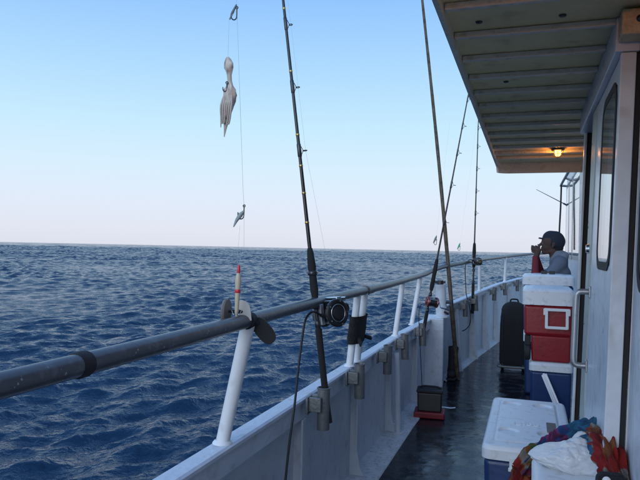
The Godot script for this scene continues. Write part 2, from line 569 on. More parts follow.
func build_bulwark():
	var t := thing("bulwark", "white painted steel bulwark running along the deck edge to the bow", "bulwark", Vector3(-1.05, 0, -3))
	for seg in [[5.0, -6.75], [-7.22, -16.85]]:
		var zs: Array = zrange(seg[0], seg[1], 0.3)
		var near: bool = seg[0] > 0
		# shell plating: inner sheet, outer sheet down to the water
		var pl := Sh.new()
		strip(pl, zs, func(z): return Vector3(bulwark_x(z) - 0.05, 0.0, z), func(z): return Vector3(bulwark_x(z) - 0.05, cap_y(z) - 0.02, z), Vector3.RIGHT)
		strip(pl, zs, func(z): return Vector3(bulwark_x(z) - 0.06, cap_y(z) - 0.02, z), func(z): return Vector3(bulwark_x(z) - 0.06, -0.3, z), Vector3.LEFT)
		strip(pl, zs, func(z): return Vector3(bulwark_x(z) - 0.06, -0.3, z), func(z): return Vector3(bulwark_x(z) + 0.3, -2.2, z), Vector3.LEFT)
		part(t, "plating", pl, mats.white)
		# cap rail: a rounded flat bar
		var cp := Sh.new()
		var prof := [Vector2(-0.072, -0.02), Vector2(-0.075, -0.008), Vector2(-0.066, 0.0), Vector2(0.0, 0.0), Vector2(0.01, -0.007), Vector2(0.01, -0.02)]
		for i in prof.size() - 1:
			var a: Vector2 = prof[i]
			var b: Vector2 = prof[i + 1]
			var e := b - a
			strip(cp, zs, func(z): return Vector3(bulwark_x(z) + a.x, cap_y(z) + a.y, z), func(z): return Vector3(bulwark_x(z) + b.x, cap_y(z) + b.y, z), Vector3(-e.y, e.x, 0))
		part(t, "cap_rail", cp, mats.cap)
		# deep flange under the cap on the inner side
		var fl := Sh.new()
		var fy := 0.105 if near else 0.06
		strip(fl, zs, func(z): return Vector3(bulwark_x(z), cap_y(z) - 0.02, z), func(z): return Vector3(bulwark_x(z), cap_y(z) - fy, z), Vector3.RIGHT)
		strip(fl, zs, func(z): return Vector3(bulwark_x(z), cap_y(z) - fy, z), func(z): return Vector3(bulwark_x(z) - 0.012, cap_y(z) - fy, z), Vector3.DOWN)
		strip(fl, zs, func(z): return Vector3(bulwark_x(z) - 0.012, cap_y(z) - 0.02, z), func(z): return Vector3(bulwark_x(z) - 0.012, cap_y(z) - fy, z), Vector3.LEFT)
		part(t, "flange", fl, mats.white)
		# raised pale waterway along the foot
		var ww := Sh.new()
		strip(ww, zs, func(z): return Vector3(bulwark_x(z) - 0.05, 0.012, z), func(z): return Vector3(bulwark_x(z) + 0.14, 0.008, z), Vector3.UP)
		strip(ww, zs, func(z): return Vector3(bulwark_x(z) + 0.14, 0.008, z), func(z): return Vector3(bulwark_x(z) + 0.146, 0.0, z), Vector3.RIGHT)
		if near: part(t, "waterway", ww, mats.waterway)
		else:
			var wf := Sh.new()
			strip(wf, zs, func(z): return Vector3(bulwark_x(z) - 0.05, 0.03, z), func(z): return Vector3(bulwark_x(z) + 0.03, 0.012, z), Vector3.UP)
			strip(wf, zs, func(z): return Vector3(bulwark_x(z) + 0.03, 0.012, z), func(z): return Vector3(bulwark_x(z) + 0.036, 0.0, z), Vector3.RIGHT)
			part(t, "waterway", wf, mats.waterway)
	# stiffener plates
	for z in [1.9, 0.9, -0.05, -1.0, -1.97, -2.93, -3.98, -5.04, -6.1, -7.9, -8.85, -9.8, -10.75, -11.7, -12.7, -13.7]:
		var top := cap_y(z) - 0.105
		var h := top - 0.012
		var s := Sh.new()
		var far: bool = z < -7
		var poly := PackedVector2Array([Vector2(-0.05, 0), Vector2(0.05 if not far else 0.07, 0), Vector2(0.02 if not far else 0.055, 0.05), Vector2(0.0 if not far else 0.03, 0.3 if far else 0.16), Vector2(0.0, h), Vector2(-0.05, h)])
		s.prism(Vector3(bulwark_x(z), 0.012, z), poly, 0.014 if not far else 0.03, Basis.IDENTITY)
		s.rbox(Vector3(bulwark_x(z) - 0.002, 0.012 + 0.16 + (h - 0.16) * 0.5, z), Vector3(0.012, h - 0.17, 0.05), 0.003)
		part(t, "stiffener", s, mats.white)
	# stanchion foot pipes inside the plating
	for z in [-5.04]:
		var s2 := Sh.new()
		s2.tube([Vector3(-0.985, 0.01, z + 0.02), Vector3(-1.01, 0.66, z + 0.02)], 0.024, 12)
		s2.lathe(Vector3(-0.985, 0.008, z + 0.02), [Vector2(0.045, 0), Vector2(0.045, 0.012), Vector2(0.026, 0.014)], 14)
		part(t, "support_pipe", s2, mats.white)
	# step box under the vent post, where the low bulwark meets the high one
	var bxs := Sh.new()
	bxs.rbox(Vector3(-0.985, 0.382, -6.985), Vector3(0.21, 0.764, 0.45), 0.012, Basis(Vector3.UP, 0.1), 2)
	part(t, "step_box", bxs, mats.white)
	# rod holders
	var tube_sh := Sh.new()
	tube_sh.lathe(Vector3.ZERO, [Vector2(0.026, -0.1), Vector2(0.031, -0.1), Vector2(0.031, 0.098), Vector2(0.034, 0.1), Vector2(0.034, 0.106), Vector2(0.029, 0.108), Vector2(0.027, 0.1), Vector2(0.026, -0.1)], 18)
	var br := Sh.new()
	br.rbox(Vector3(-0.035, 0.03, 0.0), Vector3(0.07, 0.075, 0.035), 0.004)
	br.rbox(Vector3(-0.062, 0.025, 0.03), Vector3(0.012, 0.085, 0.09), 0.003)
	br.rbox(Vector3(-0.03, 0.03, 0.05), Vector3(0.07, 0.07, 0.02), 0.004)
	var tm := tube_sh.mesh()
	var bm := br.mesh()
	for z in [1.2, 0.4, -0.4, -1.2, -2.93, -3.62, -4.4, -5.05, -5.84, -7.95, -8.6, -10.05, -11.0, -11.9, -12.7]:
		var far2: bool = z < -7
		var x := bulwark_x(z) + (0.1 if not far2 else 0.075)
		var y := 0.705 if not far2 else cap_y(z) - 0.1
		var lean := Basis(Vector3.BACK, 0.0) if z > -3.3 else Basis(Vector3.BACK, rng.randf_range(-0.06, 0.06)) * Basis(Vector3.RIGHT, rng.randf_range(-0.05, 0.05))
		var hold := part_at(t, "rod_holder", tm, mats.steel, Vector3(x, y, z), lean)
		part_at(hold, "bracket", bm, mats.steel, Vector3(x, y, z), Basis.IDENTITY)
	# vent post
	var vp := thing("vent_post", "thick white vent post with a black cap on the bulwark step", "vent", Vector3(-0.9, 0.764, -6.92))
	var v1 := Sh.new()
	v1.lathe(Vector3(-0.9, 0.764, -6.92), [Vector2(0.085, 0), Vector2(0.085, 0.015), Vector2(0.062, 0.03), Vector2(0.058, 0.33), Vector2(0.06, 0.345), Vector2(0.06, 0.36), Vector2(0.0, 0.362)], 20, Basis(Vector3.BACK, 0.06))
	part(vp, "pipe", v1, mats.white)
	var v2 := Sh.new()
	v2.lathe(Vector3(-0.922, 1.124, -6.92), [Vector2(0.0, 0.045), Vector2(0.03, 0.045), Vector2(0.036, 0.035), Vector2(0.036, 0.0), Vector2(0.0, 0.0)], 14)
	v2.tube([Vector3(-0.98, 1.15, -6.92), Vector3(-0.865, 1.15, -6.92)], 0.013, 8)
	part(vp, "cap", v2, mats.black)
	var v3 := Sh.new()
	v3.tube([Vector3(-0.85, 0.93, -6.9), Vector3(-0.79, 0.93, -6.88)], 0.014, 8)
	v3.tube([Vector3(-0.79, 0.97, -6.88), Vector3(-0.79, 0.89, -6.88)], 0.012, 8)
	v3.lathe(Vector3(-0.81, 0.83, -6.84), [Vector2(0.0, 0.05), Vector2(0.03, 0.05), Vector2(0.035, 0.0), Vector2(0.0, 0.0)], 10, Basis(Vector3.BACK, 1.2))
	part(vp, "valve_handle", v3, mats.darkmetal)

# ---------------------------------------------------------------- handrail
var RP := [Vector3(-0.93, 1.226, 5.0), Vector3(-0.935, 1.226, 1.0), Vector3(-0.945, 1.226, -0.6), Vector3(-0.955, 1.226, -1.4), Vector3(-0.98, 1.226, -2.1), Vector3(-1.005, 1.226, -2.75), Vector3(-1.015, 1.226, -3.8), Vector3(-1.02, 1.228, -4.8), Vector3(-1.03, 1.236, -5.7), Vector3(-1.02, 1.25, -6.4), Vector3(-0.975, 1.295, -7.0), Vector3(-0.905, 1.323, -7.5), Vector3(-0.81, 1.343, -8.16), Vector3(-0.69, 1.371, -9.28), Vector3(-0.48, 1.4, -10.93), Vector3(-0.1, 1.45, -12.6), Vector3(0.48, 1.5, -14.3), Vector3(1.2, 1.53, -15.7), Vector3(2.1, 1.56, -16.6), Vector3(2.8, 1.57, -16.9)]
func rail_at(z: float) -> Vector3:
	for i in RP.size() - 1:
		if z <= RP[i].z and z >= RP[i + 1].z:
			return RP[i].lerp(RP[i + 1], (RP[i].z - z) / (RP[i].z - RP[i + 1].z))
	return RP[0]
func build_handrail():
	var t := thing("handrail", "grey pipe handrail on white stanchions curving toward the bow", "railing", Vector3(-1.05, 0.757, -3))
	var pipe := Sh.new()
	pipe.tube(smooth_path(RP, 5), 0.0265, 20)
	part(t, "top_rail", pipe, mats.rail)
	# sleeve joint at the bend
	var sl := Sh.new()
	sl.tube([rail_at(-4.0), rail_at(-4.16)], 0.031, 18)
	sl.tube([rail_at(-4.0) + Vector3(0, 0, 0.02), rail_at(-4.0)], 0.034, 18)
	part(t, "rail_joint", sl, mats.rail)
	var posts := [[-2.1, Vector3(-1.085, 0.757, -2.12), 0.0265], [-3.78, Vector3(-1.065, 0.757, -3.80), 0.023], [-3.96, Vector3(-1.065, 0.757, -3.98), 0.023], [-5.3, Vector3(-1.08, 0.757, -5.28), 0.0225], [-6.2, Vector3(-1.09, 0.757, -6.13), 0.0225], [-9.35, Vector3(0, 0, -9.4), 0.022], [-11.35, Vector3(0, 0, -11.4), 0.022], [-13.3, Vector3(0, 0, -13.4), 0.022], [-15.2, Vector3(0, 0, -15.2), 0.022], [-0.5, Vector3(-1.08, 0.757, -0.5), 0.0265], [1.1, Vector3(-1.08, 0.757, 1.1), 0.0265], [2.7, Vector3(-1.08, 0.757, 2.7), 0.0265]]
	for p in posts:
		var b: Vector3 = p[1]
		if b.y == 0.0: b = Vector3(bulwark_x(b.z) - 0.03, cap_y(b.z), b.z)
		var top := rail_at(p[0]) + Vector3(0, -0.012, 0)
		var s := Sh.new()
		s.tube([b, b.lerp(top, 0.5), top], p[2], 16)
		# weld bead at the foot
		s.lathe(b, [Vector2(p[2] + 0.012, 0.0), Vector2(p[2] + 0.009, 0.006), Vector2(p[2], 0.014)], 16)
		part(t, "stanchion", s, mats.post)
	# black tape ring
	var tp := Sh.new()
	tp.tube([rail_at(-1.14), rail_at(-1.148), rail_at(-1.172), rail_at(-1.18)], [0.0285, 0.031, 0.0305, 0.028], 18)
	part(t, "tape_ring", tp, mats.rubber)
	# black neoprene wrap tied round the paired stanchions
	var wr := thing("post_wrap", "black cloth wrap tied around the paired rail stanchions", "wrap", Vector3(-1.03, 1.0, -3.97))
	var w := Sh.new()
	var pts := []
	var nu := 40
	var nv := 10
	var nz := noise(41, 3.0, 3)
	for j in nv + 1:
		for i in nu + 1:
			var a := TAU * i / nu
			var y := 0.90 + 0.175 * j / nv
			var k := 1.0 + 0.10 * nz.get_noise_3d(cos(a) * 2.0, j * 0.6, sin(a) * 2.0)
			var ctr := Vector3(-1.05, y, -3.885).lerp(Vector3(-1.03, y, -3.875), float(j) / nv)
			pts.append(ctr + Vector3(cos(a) * 0.042 * k, 0, signf(sin(a)) * pow(absf(sin(a)), 0.7) * 0.135 * k))
	w.grid(pts, nu + 1, nv + 1)
	part(wr, "wrap", w, mats.cloth_black)
	for q in [[Vector3(-1.01, 0.93, -3.8), Vector3(-0.985, 0.915, -3.76), Vector3(-0.975, 0.9, -3.72)], [Vector3(-1.005, 0.93, -3.95), Vector3(-0.985, 0.915, -4.0), Vector3(-0.985, 0.9, -4.03)]]:
		var kn := Sh.new()
		kn.tube(q, [0.012, 0.014, 0.005], 7)
		part(wr, "knot", kn, mats.cloth_black)

# ---------------------------------------------------------------- cabin
func cbox(sh: Sh, z0: float, z1: float, y0: float, y1: float, o0: float, o1: float, r := 0.004):
	var bs := Basis(Vector3.BACK, -LEAN)
	sh.rbox(wallp((z0 + z1) * 0.5, (y0 + y1) * 0.5, (o0 + o1) * 0.5), Vector3(absf(o1 - o0), y1 - y0, absf(z1 - z0)), r, bs, 1)

func rounded_rect(w: float, h: float, r: float, seg := 5) -> PackedVector2Array:
	var p := PackedVector2Array()
	for q in [[1, 1, 0.0], [-1, 1, PI / 2], [-1, -1, PI], [1, -1, PI * 1.5]]:
		for k in seg + 1:
			var a: float = q[2] + PI / 2 * k / seg
			p.append(Vector2(q[0] * (w / 2 - r) + cos(a) * r, q[1] * (h / 2 - r) + sin(a) * r))
	return p

# a frame ring swept round a rounded rectangle in the plane spanned by bs.x, bs.y
func frame_ring(sh: Sh, ctr: Vector3, w: float, h: float, r: float, thick: float, depth: float, bs: Basis):
	var outer := rounded_rect(w, h, r)
	var inner := rounded_rect(w - thick * 2, h - thick * 2, maxf(r - thick, 0.004))
	var m := outer.size()
	for i in m:
		var k := (i + 1) % m
		var P := func(p: Vector2, d: float): return ctr + bs.x * p.x + bs.y * p.y + bs.z * d
		for d in [-0.5, 0.5]:
			sh.quad(P.call(outer[i], depth * d), P.call(outer[k], depth * d), P.call(inner[k], depth * d), P.call(inner[i], depth * d), bs.z * d)
		var mid := (outer[i] + outer[k]) * 0.5
		var o3 := bs.x * mid.x + bs.y * mid.y
		sh.quad(P.call(outer[i], -depth / 2), P.call(outer[k], -depth / 2), P.call(outer[k], depth / 2), P.call(outer[i], depth / 2), o3)
		sh.quad(P.call(inner[i], -depth / 2), P.call(inner[k], -depth / 2), P.call(inner[k], depth / 2), P.call(inner[i], depth / 2), -o3)

# a wall sheet with one rectangular hole, as four boxes
func holed(sh: Sh, z0: float, z1: float, y0: float, y1: float, hz0: float, hz1: float, hy0: float, hy1: float, o0: float, o1: float):
	cbox(sh, z0, hz0, y0, y1, o0, o1, 0.002)
	cbox(sh, hz1, z1, y0, y1, o0, o1, 0.002)
	cbox(sh, hz0, hz1, y0, hy0, o0, o1, 0.002)
	cbox(sh, hz0, hz1, hy1, y1, o0, o1, 0.002)

func build_cabin():
	var t := thing("cabin", "white painted deck cabin with a half open sliding door", "cabin", Vector3(0.25, 0, -2))
	var wallbs := Basis(Vector3(0, 0, 1), Vector3(LEAN, 1, 0).normalized(), Vector3(-1, LEAN, 0).normalized())
	# wall behind the door and aft of it, with the aft window hole
	var w := Sh.new()
	cbox(w, -3.1, -2.2, 0.0, 2.25, 0.055, 0.11)
	holed(w, -2.198, 4.5, 0.0, 2.25, -2.11, -1.3, 1.40, 2.0, 0.064, 0.11)
	part(t, "side_wall", w, mats.cabin)
	var cp := Sh.new()
	cbox(cp, -3.665, -3.62, 0.0, 2.24, 0.0, 0.014, 0.004)
	part(t, "corner_post", cp, mats.cabin)
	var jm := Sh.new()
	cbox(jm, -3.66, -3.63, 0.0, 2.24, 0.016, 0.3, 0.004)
	part(t, "darkened_door_jamb", jm, mats.rubber)  # jamb coloured near-black, standing in for the shade inside the open doorway
	var sill := Sh.new()
	cbox(sill, -3.612, -3.105, 0.0, 0.16, 0.02, 0.11, 0.006)
	part(t, "door_sill", sill, mats.cabin)
	var hd := Sh.new()
	cbox(hd, -3.67, -2.19, 2.15, 2.263, -0.022, 0.052, 0.006)
	part(t, "door_header", hd, mats.cabin)
	var ep := Sh.new()
	cbox(ep, -2.222, -2.19, 0.0, 2.148, -0.004, 0.042, 0.004)
	part(t, "end_post", ep, mats.cabin)
	var gs := Sh.new()
	cbox(gs, -2.214, -2.2, 0.0, 2.148, 0.043, 0.063, 0.002)
	part(t, "rubber_seal", gs, mats.rubber)
	# sliding door with window and pull handle
	var dz0 := -3.12
	var dz1 := -2.226
	var wz0 := -2.67
	var wz1 := -2.285
	var wy0 := 1.46
	var wy1 := 2.07
	var d := Sh.new()
	holed(d, dz0 + 0.2, dz1, 0.1, 2.146, wz0, wz1, wy0, wy1, 0.0, 0.038)
	var door := part(t, "sliding_door", d, mats.cabin)
	var st := Sh.new()
	cbox(st, dz0, dz0 + 0.198, 0.1, 2.146, -0.004, 0.04, 0.006)
	part(door, "stile", st, mats.stile)
	var fr := Sh.new()
	frame_ring(fr, wallp((wz0 + wz1) / 2, (wy0 + wy1) / 2, 0.008), wz1 - wz0 + 0.04, wy1 - wy0 + 0.04, 0.09, 0.03, 0.024, wallbs)
	part(door, "window_gasket", fr, mats.rubber)
	var gl := Sh.new()
	gl.prism(wallp((wz0 + wz1) / 2, (wy0 + wy1) / 2, 0.0), rounded_rect(wz1 - wz0 - 0.018, wy1 - wy0 - 0.018, 0.065), 0.005, wallbs)
	part(door, "window_pane", gl, mats.glass)
	var hn := Sh.new()
	var hp := [wallp(-2.9, 1.335, 0.0), wallp(-2.9, 1.335, -0.035), wallp(-2.9, 1.328, -0.05), wallp(-2.9, 1.3, -0.056), wallp(-2.9, 1.16, -0.056), wallp(-2.9, 1.05, -0.056), wallp(-2.9, 1.025, -0.05), wallp(-2.9, 1.018, -0.035), wallp(-2.9, 1.018, 0.0)]
	hn.tube(smooth_path(hp, 3), 0.0125, 12)
	for y in [1.335, 1.018]: hn.rbox(wallp(-2.9, y, -0.004), Vector3(0.008, 0.05, 0.045), 0.003)
	part(door, "pull_handle", hn, mats.alu)
	var lk := Sh.new()
	lk.lathe(wallp(-3.02, 1.52, -0.004), [Vector2(0.0, 0.014), Vector2(0.018, 0.012), Vector2(0.022, 0.0)], 14, Basis(Vector3.BACK, PI / 2))
	part(door, "lock", lk, mats.chrome)
	# aft window
	var ag := Sh.new()
	frame_ring(ag, wallp(-1.705, 1.7, 0.07), 0.84, 0.63, 0.09, 0.035, 0.024, wallbs)
	var aw := part(t, "window_gasket", ag, mats.rubber)
	var ap := Sh.new()
	ap.prism(wallp(-1.705, 1.7, 0.063), rounded_rect(0.772, 0.562, 0.07), 0.005, wallbs)
	part(aw, "pane", ap, mats.glass)
	var scr := Sh.new()
	scr.lathe(Vector3.ZERO, [Vector2(0.0, 0.0035), Vector2(0.004, 0.003), Vector2(0.0062, 0.0)], 10)
	var scm := scr.mesh()
	for y in [0.2, 0.75, 1.18, 1.62, 2.0]: part_at(door, "screw", scm, mats.steel, wallp(-3.09, y, -0.004), Basis(Vector3.BACK, PI / 2))
	# wooden block at the end of the header
	var bl := Sh.new()
	cbox(bl, -2.185, -2.1, 2.175, 2.255, -0.016, 0.14, 0.006)
	var blk := part(t, "header_block", bl, mats.wood)
	blk.set_meta("label", "bare tan wooden block at the end of the door header")
	var bo := Sh.new()
	bo.lathe(wallp(-2.1, 2.222, 0.035), [Vector2(0.0, 0.006), Vector2(0.009, 0.004), Vector2(0.012, 0.0)], 12, Basis(Vector3.RIGHT, PI / 2))
	part(blk, "bolt", bo, mats.darkmetal)
	# interior: dim passage behind the doorway
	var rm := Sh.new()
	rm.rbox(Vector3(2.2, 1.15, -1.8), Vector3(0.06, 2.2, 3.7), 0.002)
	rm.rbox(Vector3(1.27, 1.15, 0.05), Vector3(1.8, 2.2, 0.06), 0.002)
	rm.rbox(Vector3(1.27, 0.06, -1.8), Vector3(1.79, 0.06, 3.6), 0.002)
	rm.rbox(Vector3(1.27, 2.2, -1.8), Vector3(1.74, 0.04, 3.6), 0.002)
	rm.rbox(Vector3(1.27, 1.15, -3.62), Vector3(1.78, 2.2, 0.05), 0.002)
	part(t, "interior_lining", rm, mats.room)
	# forward house, set further inboard
	var fx := 0.55
	var f := Sh.new()
	var wins := [[-8.86, -7.7], [-9.68, -8.98], [-10.42, -9.8]]
	f.rbox(Vector3(fx + 0.04, 0.72, -7.08), Vector3(0.08, 1.44, 6.84), 0.004)
	f.rbox(Vector3(fx + 0.04, 2.86, -7.08), Vector3(0.08, 0.68, 6.84), 0.004)
	f.rbox(Vector3(fx + 0.04, 1.98, -5.67), Vector3(0.08, 1.08, 4.02), 0.004)
	for zz in [-8.92, -9.74, -10.46]: f.rbox(Vector3(fx + 0.04, 1.98, zz), Vector3(0.08, 1.08, 0.1 if zz > -10 else 0.08), 0.004)
	f.rbox(Vector3(fx + 1.5, 1.6, -10.46), Vector3(2.84, 3.2, 0.08), 0.004)
	f.rbox(Vector3(fx + 1.5, 3.24, -7.1), Vector3(3.2, 0.08, 7.0), 0.02)
	part(t, "forward_house", f, mats.cabin)
	for q in wins:
		var zc: float = (q[0] + q[1]) / 2
		var ww: float = q[1] - q[0]
		var s := Sh.new()
		frame_ring(s, Vector3(fx + 0.003, 1.98, zc), ww + 0.06, 1.12, 0.08, 0.05, 0.03, Basis(Vector3(0, 0, 1), Vector3.UP, Vector3(-1, 0, 0)))
		var fw := part(t, "window_frame", s, mats.alu)
		var g := Sh.new()
		g.prism(Vector3(fx - 0.008, 1.98, zc), rounded_rect(ww - 0.042, 1.018, 0.05), 0.005, Basis(Vector3(0, 0, 1), Vector3.UP, Vector3(-1, 0, 0)))
		part(fw, "pane", g, mats.glass)
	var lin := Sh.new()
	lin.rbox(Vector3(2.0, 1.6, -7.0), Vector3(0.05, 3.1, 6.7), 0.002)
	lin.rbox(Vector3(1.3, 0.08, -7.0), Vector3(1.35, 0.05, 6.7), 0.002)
	part(t, "house_lining", lin, mats.room)
	var gr := Sh.new()
	gr.tube(smooth_path([Vector3(0.45, 2.5, -5.9), Vector3(0.45, 2.51, -8.0), Vector3(0.45, 2.545, -10.2), Vector3(0.47, 2.545, -10.35), Vector3(0.54, 2.54, -10.38)], 3), 0.018, 10)
	for zz in [-6.0, -7.6, -9.0]: gr.tube([Vector3(0.45, 2.51, zz), Vector3(0.55, 2.47, zz)], 0.014, 8)
	part(t, "grab_rail", gr, mats.alu)

# ---------------------------------------------------------------- canopy and lamps
func lamp(at: Vector3, label: String, e: float):
	var t := thing("ceiling_lamp", label, "lamp", at, "ceiling lamps under the canopy")
	var b := Sh.new()
	b.lathe(at, [Vector2(0.0, 0.0), Vector2(0.047, 0.0), Vector2(0.049, -0.005), Vector2(0.044, -0.017), Vector2(0.027, -0.02), Vector2(0.0, -0.02)], 20)
	part(t, "base", b, mats.darkmetal)
	var g := Sh.new()
	var pr := [Vector2(0.022, -0.021)]
	for k in 8: pr.append(Vector2(0.026 * cos(PI / 2 * k / 7.0), -0.034 - 0.026 * sin(PI / 2 * k / 7.0)))
	g.lathe(at, pr, 16)
	var bulb := mat(Color(1.0, 0.75, 0.4), 0.4)
	bulb.emission_enabled = true
	bulb.emission = Color(1.0, 0.74, 0.38)
	bulb.emission_energy_multiplier = 5.0
	part(t, "bulb", g, bulb)
	var c := Sh.new()
	for k in 4:
		var a := PI / 4 * k
		var ps := []
		for i in 11:
			var q := PI * i / 10.0
			ps.append(at + Vector3(cos(q) * 0.039 * cos(a), -0.015 - 0.058 * sin(q), cos(q) * 0.039 * sin(a)))
		c.tube(ps, 0.0018, 6)
	c.torus(at + Vector3(0, -0.045, 0), 0.035, 0.0018, Basis.IDENTITY, 20, 6)
	part(t, "cage", c, mats.darkmetal)
	var l := OmniLight3D.new()
	l.name = "lamp_light"
	l.light_color = Color(1.0, 0.62, 0.25)
	l.light_energy = e
	l.light_size = 0.02
	l.omni_range = 12.0
	l.omni_attenuation = 2.0
	l.shadow_enabled = true
	t.add_child(l)
	l.position = Vector3(0, -0.04, 0)

func build_canopy():
	var t := thing("canopy", "cream painted overhanging canopy with cross beams above the side deck", "canopy", Vector3(0.25, 2.22, -2))
	var p := Sh.new()
	# panel outline with a rounded forward corner
	var poly := PackedVector2Array()
	poly.append(Vector2(1.2, 4.5)); poly.append(Vector2(-0.262, 4.5))
	for k in 7:
		var a := PI + PI / 2 * k / 6.0
		poly.append(Vector2(-0.262 + 0.1 + 0.1 * cos(a), -5.585 + 0.1 + 0.1 * sin(a)))
	poly.append(Vector2(1.2, -5.585))
	p.prism(Vector3(0, 2.285, 0), poly, 0.04, Basis(Vector3.RIGHT, Vector3(0, 0, 1), Vector3.UP))
	part(t, "panel", p, mats.ceiling)
	# edge trim following the outline
	var path := [Vector2(-0.27, 4.5), Vector2(-0.27, -5.49)]
	for k in range(1, 7):
		var a := PI + PI / 2 * k / 6.0
		path.append(Vector2(-0.162 + 0.108 * cos(a), -5.485 + 0.108 * sin(a)))
	path.append(Vector2(1.2, -5.593))
	var e := Sh.new()
	for i in path.size() - 1:
		var a: Vector2 = path[i]
		var b: Vector2 = path[i + 1]
		var dn := Vector2((b - a).y, -(b - a).x).normalized() * 0.008
		var lo0 := 2.222 if absf(a.x + 0.27) < 0.001 else 2.175
		var lo1 := 2.222 if absf(b.x + 0.27) < 0.001 else 2.175
		if i == 0: lo1 = 2.222
		for s in [-1.0, 1.0]:
			e.quad(Vector3(a.x + dn.x * s, lo0, a.y + dn.y * s), Vector3(b.x + dn.x * s, lo1, b.y + dn.y * s), Vector3(b.x + dn.x * s, 2.312, b.y + dn.y * s), Vector3(a.x + dn.x * s, 2.312, a.y + dn.y * s), Vector3(dn.x * s, 0, dn.y * s))
		e.quad(Vector3(a.x - dn.x, lo0, a.y - dn.y), Vector3(b.x - dn.x, lo1, b.y - dn.y), Vector3(b.x + dn.x, lo1, b.y + dn.y), Vector3(a.x + dn.x, lo0, a.y + dn.y), Vector3.DOWN)
		e.quad(Vector3(a.x - dn.x, 2.312, a.y - dn.y), Vector3(b.x - dn.x, 2.312, b.y - dn.y), Vector3(b.x + dn.x, 2.312, b.y + dn.y), Vector3(a.x + dn.x, 2.312, a.y + dn.y), Vector3.UP)
	part(t, "edge_trim", e, mats.beam)
	for k in range(-9, 13):
		var z := -1.94 - 0.272 * k
		var b := Sh.new()
		var x1 := 0.256 if z > -3.7 else 0.53
		b.rbox(Vector3((x1 - 0.26) / 2, 2.253, z), Vector3(x1 + 0.26, 0.022, 0.024), 0.004)
		part(t, "beam", b, mats.beam)
	for q in [Vector3(0.09, 2.264, -2.13), Vector3(-0.17, 2.264, -2.12), Vector3(-0.11, 2.264, -2.9)]:
		var h := Sh.new()
		h.lathe(q, [Vector2(0.0, -0.005), Vector2(0.009, -0.005), Vector2(0.012, -0.001), Vector2(0.012, 0.0)], 12)
		part(t, "plug", h, mats.darkmetal)
	lamp(Vector3(0.187, 2.264, -4.85), "small lit caged ceiling lamp glowing warm near the canopy's far end", 0.04)
	lamp(Vector3(0.1, 2.264, -1.1), "lit caged ceiling lamp on the canopy closest to the viewer", 0.09)

# ---------------------------------------------------------------- rods
func lerp3(a: Vector3, b: Vector3, y: float) -> Vector3:
	return a + (b - a) * ((y - a.y) / (b.y - a.y))

func rod(label: String, base: Vector3, tip: Vector3, side: Vector3, o: Dictionary) -> Node3D:
	var t := thing("fishing_rod", label, "fishing rod", base, "fishing rods standing in the rail holders")
	var ax := (tip - base).normalized()
	var L := (tip - base).length()
	side = (side - ax * side.dot(ax)).normalized()
	var bs := Basis(side, ax, side.cross(ax))
	var bl := Sh.new()
	var pts := []
	var rr := []
	for i in 25:
		var k := i / 24.0
		pts.append(base.lerp(tip, k)); rr.append(lerpf(o.r0, o.r1, pow(k, 0.8)))
	bl.tube(pts, rr, 10)
	part(t, "blank", bl, mats.blank)
	var g := Sh.new()
	var g0: float = o.rear
	g.lathe(base, [Vector2(0.0, 0.0), Vector2(o.gr * 1.1, 0.0), Vector2(o.gr * 1.12, 0.03), Vector2(o.gr, 0.04), Vector2(o.gr * 0.95, g0 * 0.6), Vector2(o.gr, g0), Vector2(o.gr * 0.7, g0 + 0.01)], 14, bs)
	part(t, "rear_grip", g, mats.foam)
	var f := Sh.new()
	var f0: float = o.fore0
	var f1: float = o.fore1
	f.lathe(base, [Vector2(o.r0, f0), Vector2(o.gr * 0.9, f0), Vector2(o.gr * 1.2, f0 + (f1 - f0) * 0.15), Vector2(o.gr * 1.05, f0 + (f1 - f0) * 0.5), Vector2(o.gr * 1.25, f0 + (f1 - f0) * 0.62), Vector2(o.gr * 0.95, f1 - 0.02), Vector2(o.r0, f1)], 14, bs)
	part(t, "fore_grip", f, mats.foam)
	# reel seat hoods
	for y in [g0 + 0.03, f0 - 0.04]:
		var hs := Sh.new()
		hs.lathe(base, [Vector2(o.r0, y - 0.018), Vector2(o.gr * 0.9, y - 0.015), Vector2(o.gr * 0.92, y + 0.015), Vector2(o.r0, y + 0.018)], 14, bs)
		part(t, "reel_seat", hs, mats.darkmetal)
	# guides
	for y in o.guides:
		var gd := Sh.new()
		var k: float = y / L
		var c: Vector3 = base + ax * y
		var rb: float = lerpf(o.r0, o.r1, pow(k, 0.8))
		var R: float = lerpf(0.016, 0.006, k)
		gd.lathe(c, [Vector2(rb * 1.0, -0.035), Vector2(rb * 1.25, -0.03), Vector2(rb * 1.25, 0.03), Vector2(rb * 1.0, 0.035)], 10, bs)
		var rc: Vector3 = c + side * (rb + R + 0.016)
		gd.torus(rc, R, 0.0022, bs, 14, 6)
		for q in [-0.028, 0.028]:
			gd.tube([c + ax * q + side * rb, rc - side * R], 0.0018, 5)
		part(t, "guide", gd, mats.darkmetal)
	# binding rings in a contrasting thread
	var br := Sh.new()
	for y in o.get("rings", []):
		var k2: float = y / L
		var rb2: float = lerpf(o.r0, o.r1, pow(k2, 0.8))
		br.lathe(base + ax * y, [Vector2(rb2, -0.006), Vector2(rb2 * 1.15, -0.004), Vector2(rb2 * 1.15, 0.004), Vector2(rb2, 0.006)], 10, bs)
	if o.has("rings"): part(t, "thread_ring", br, mats.gold)
	return t

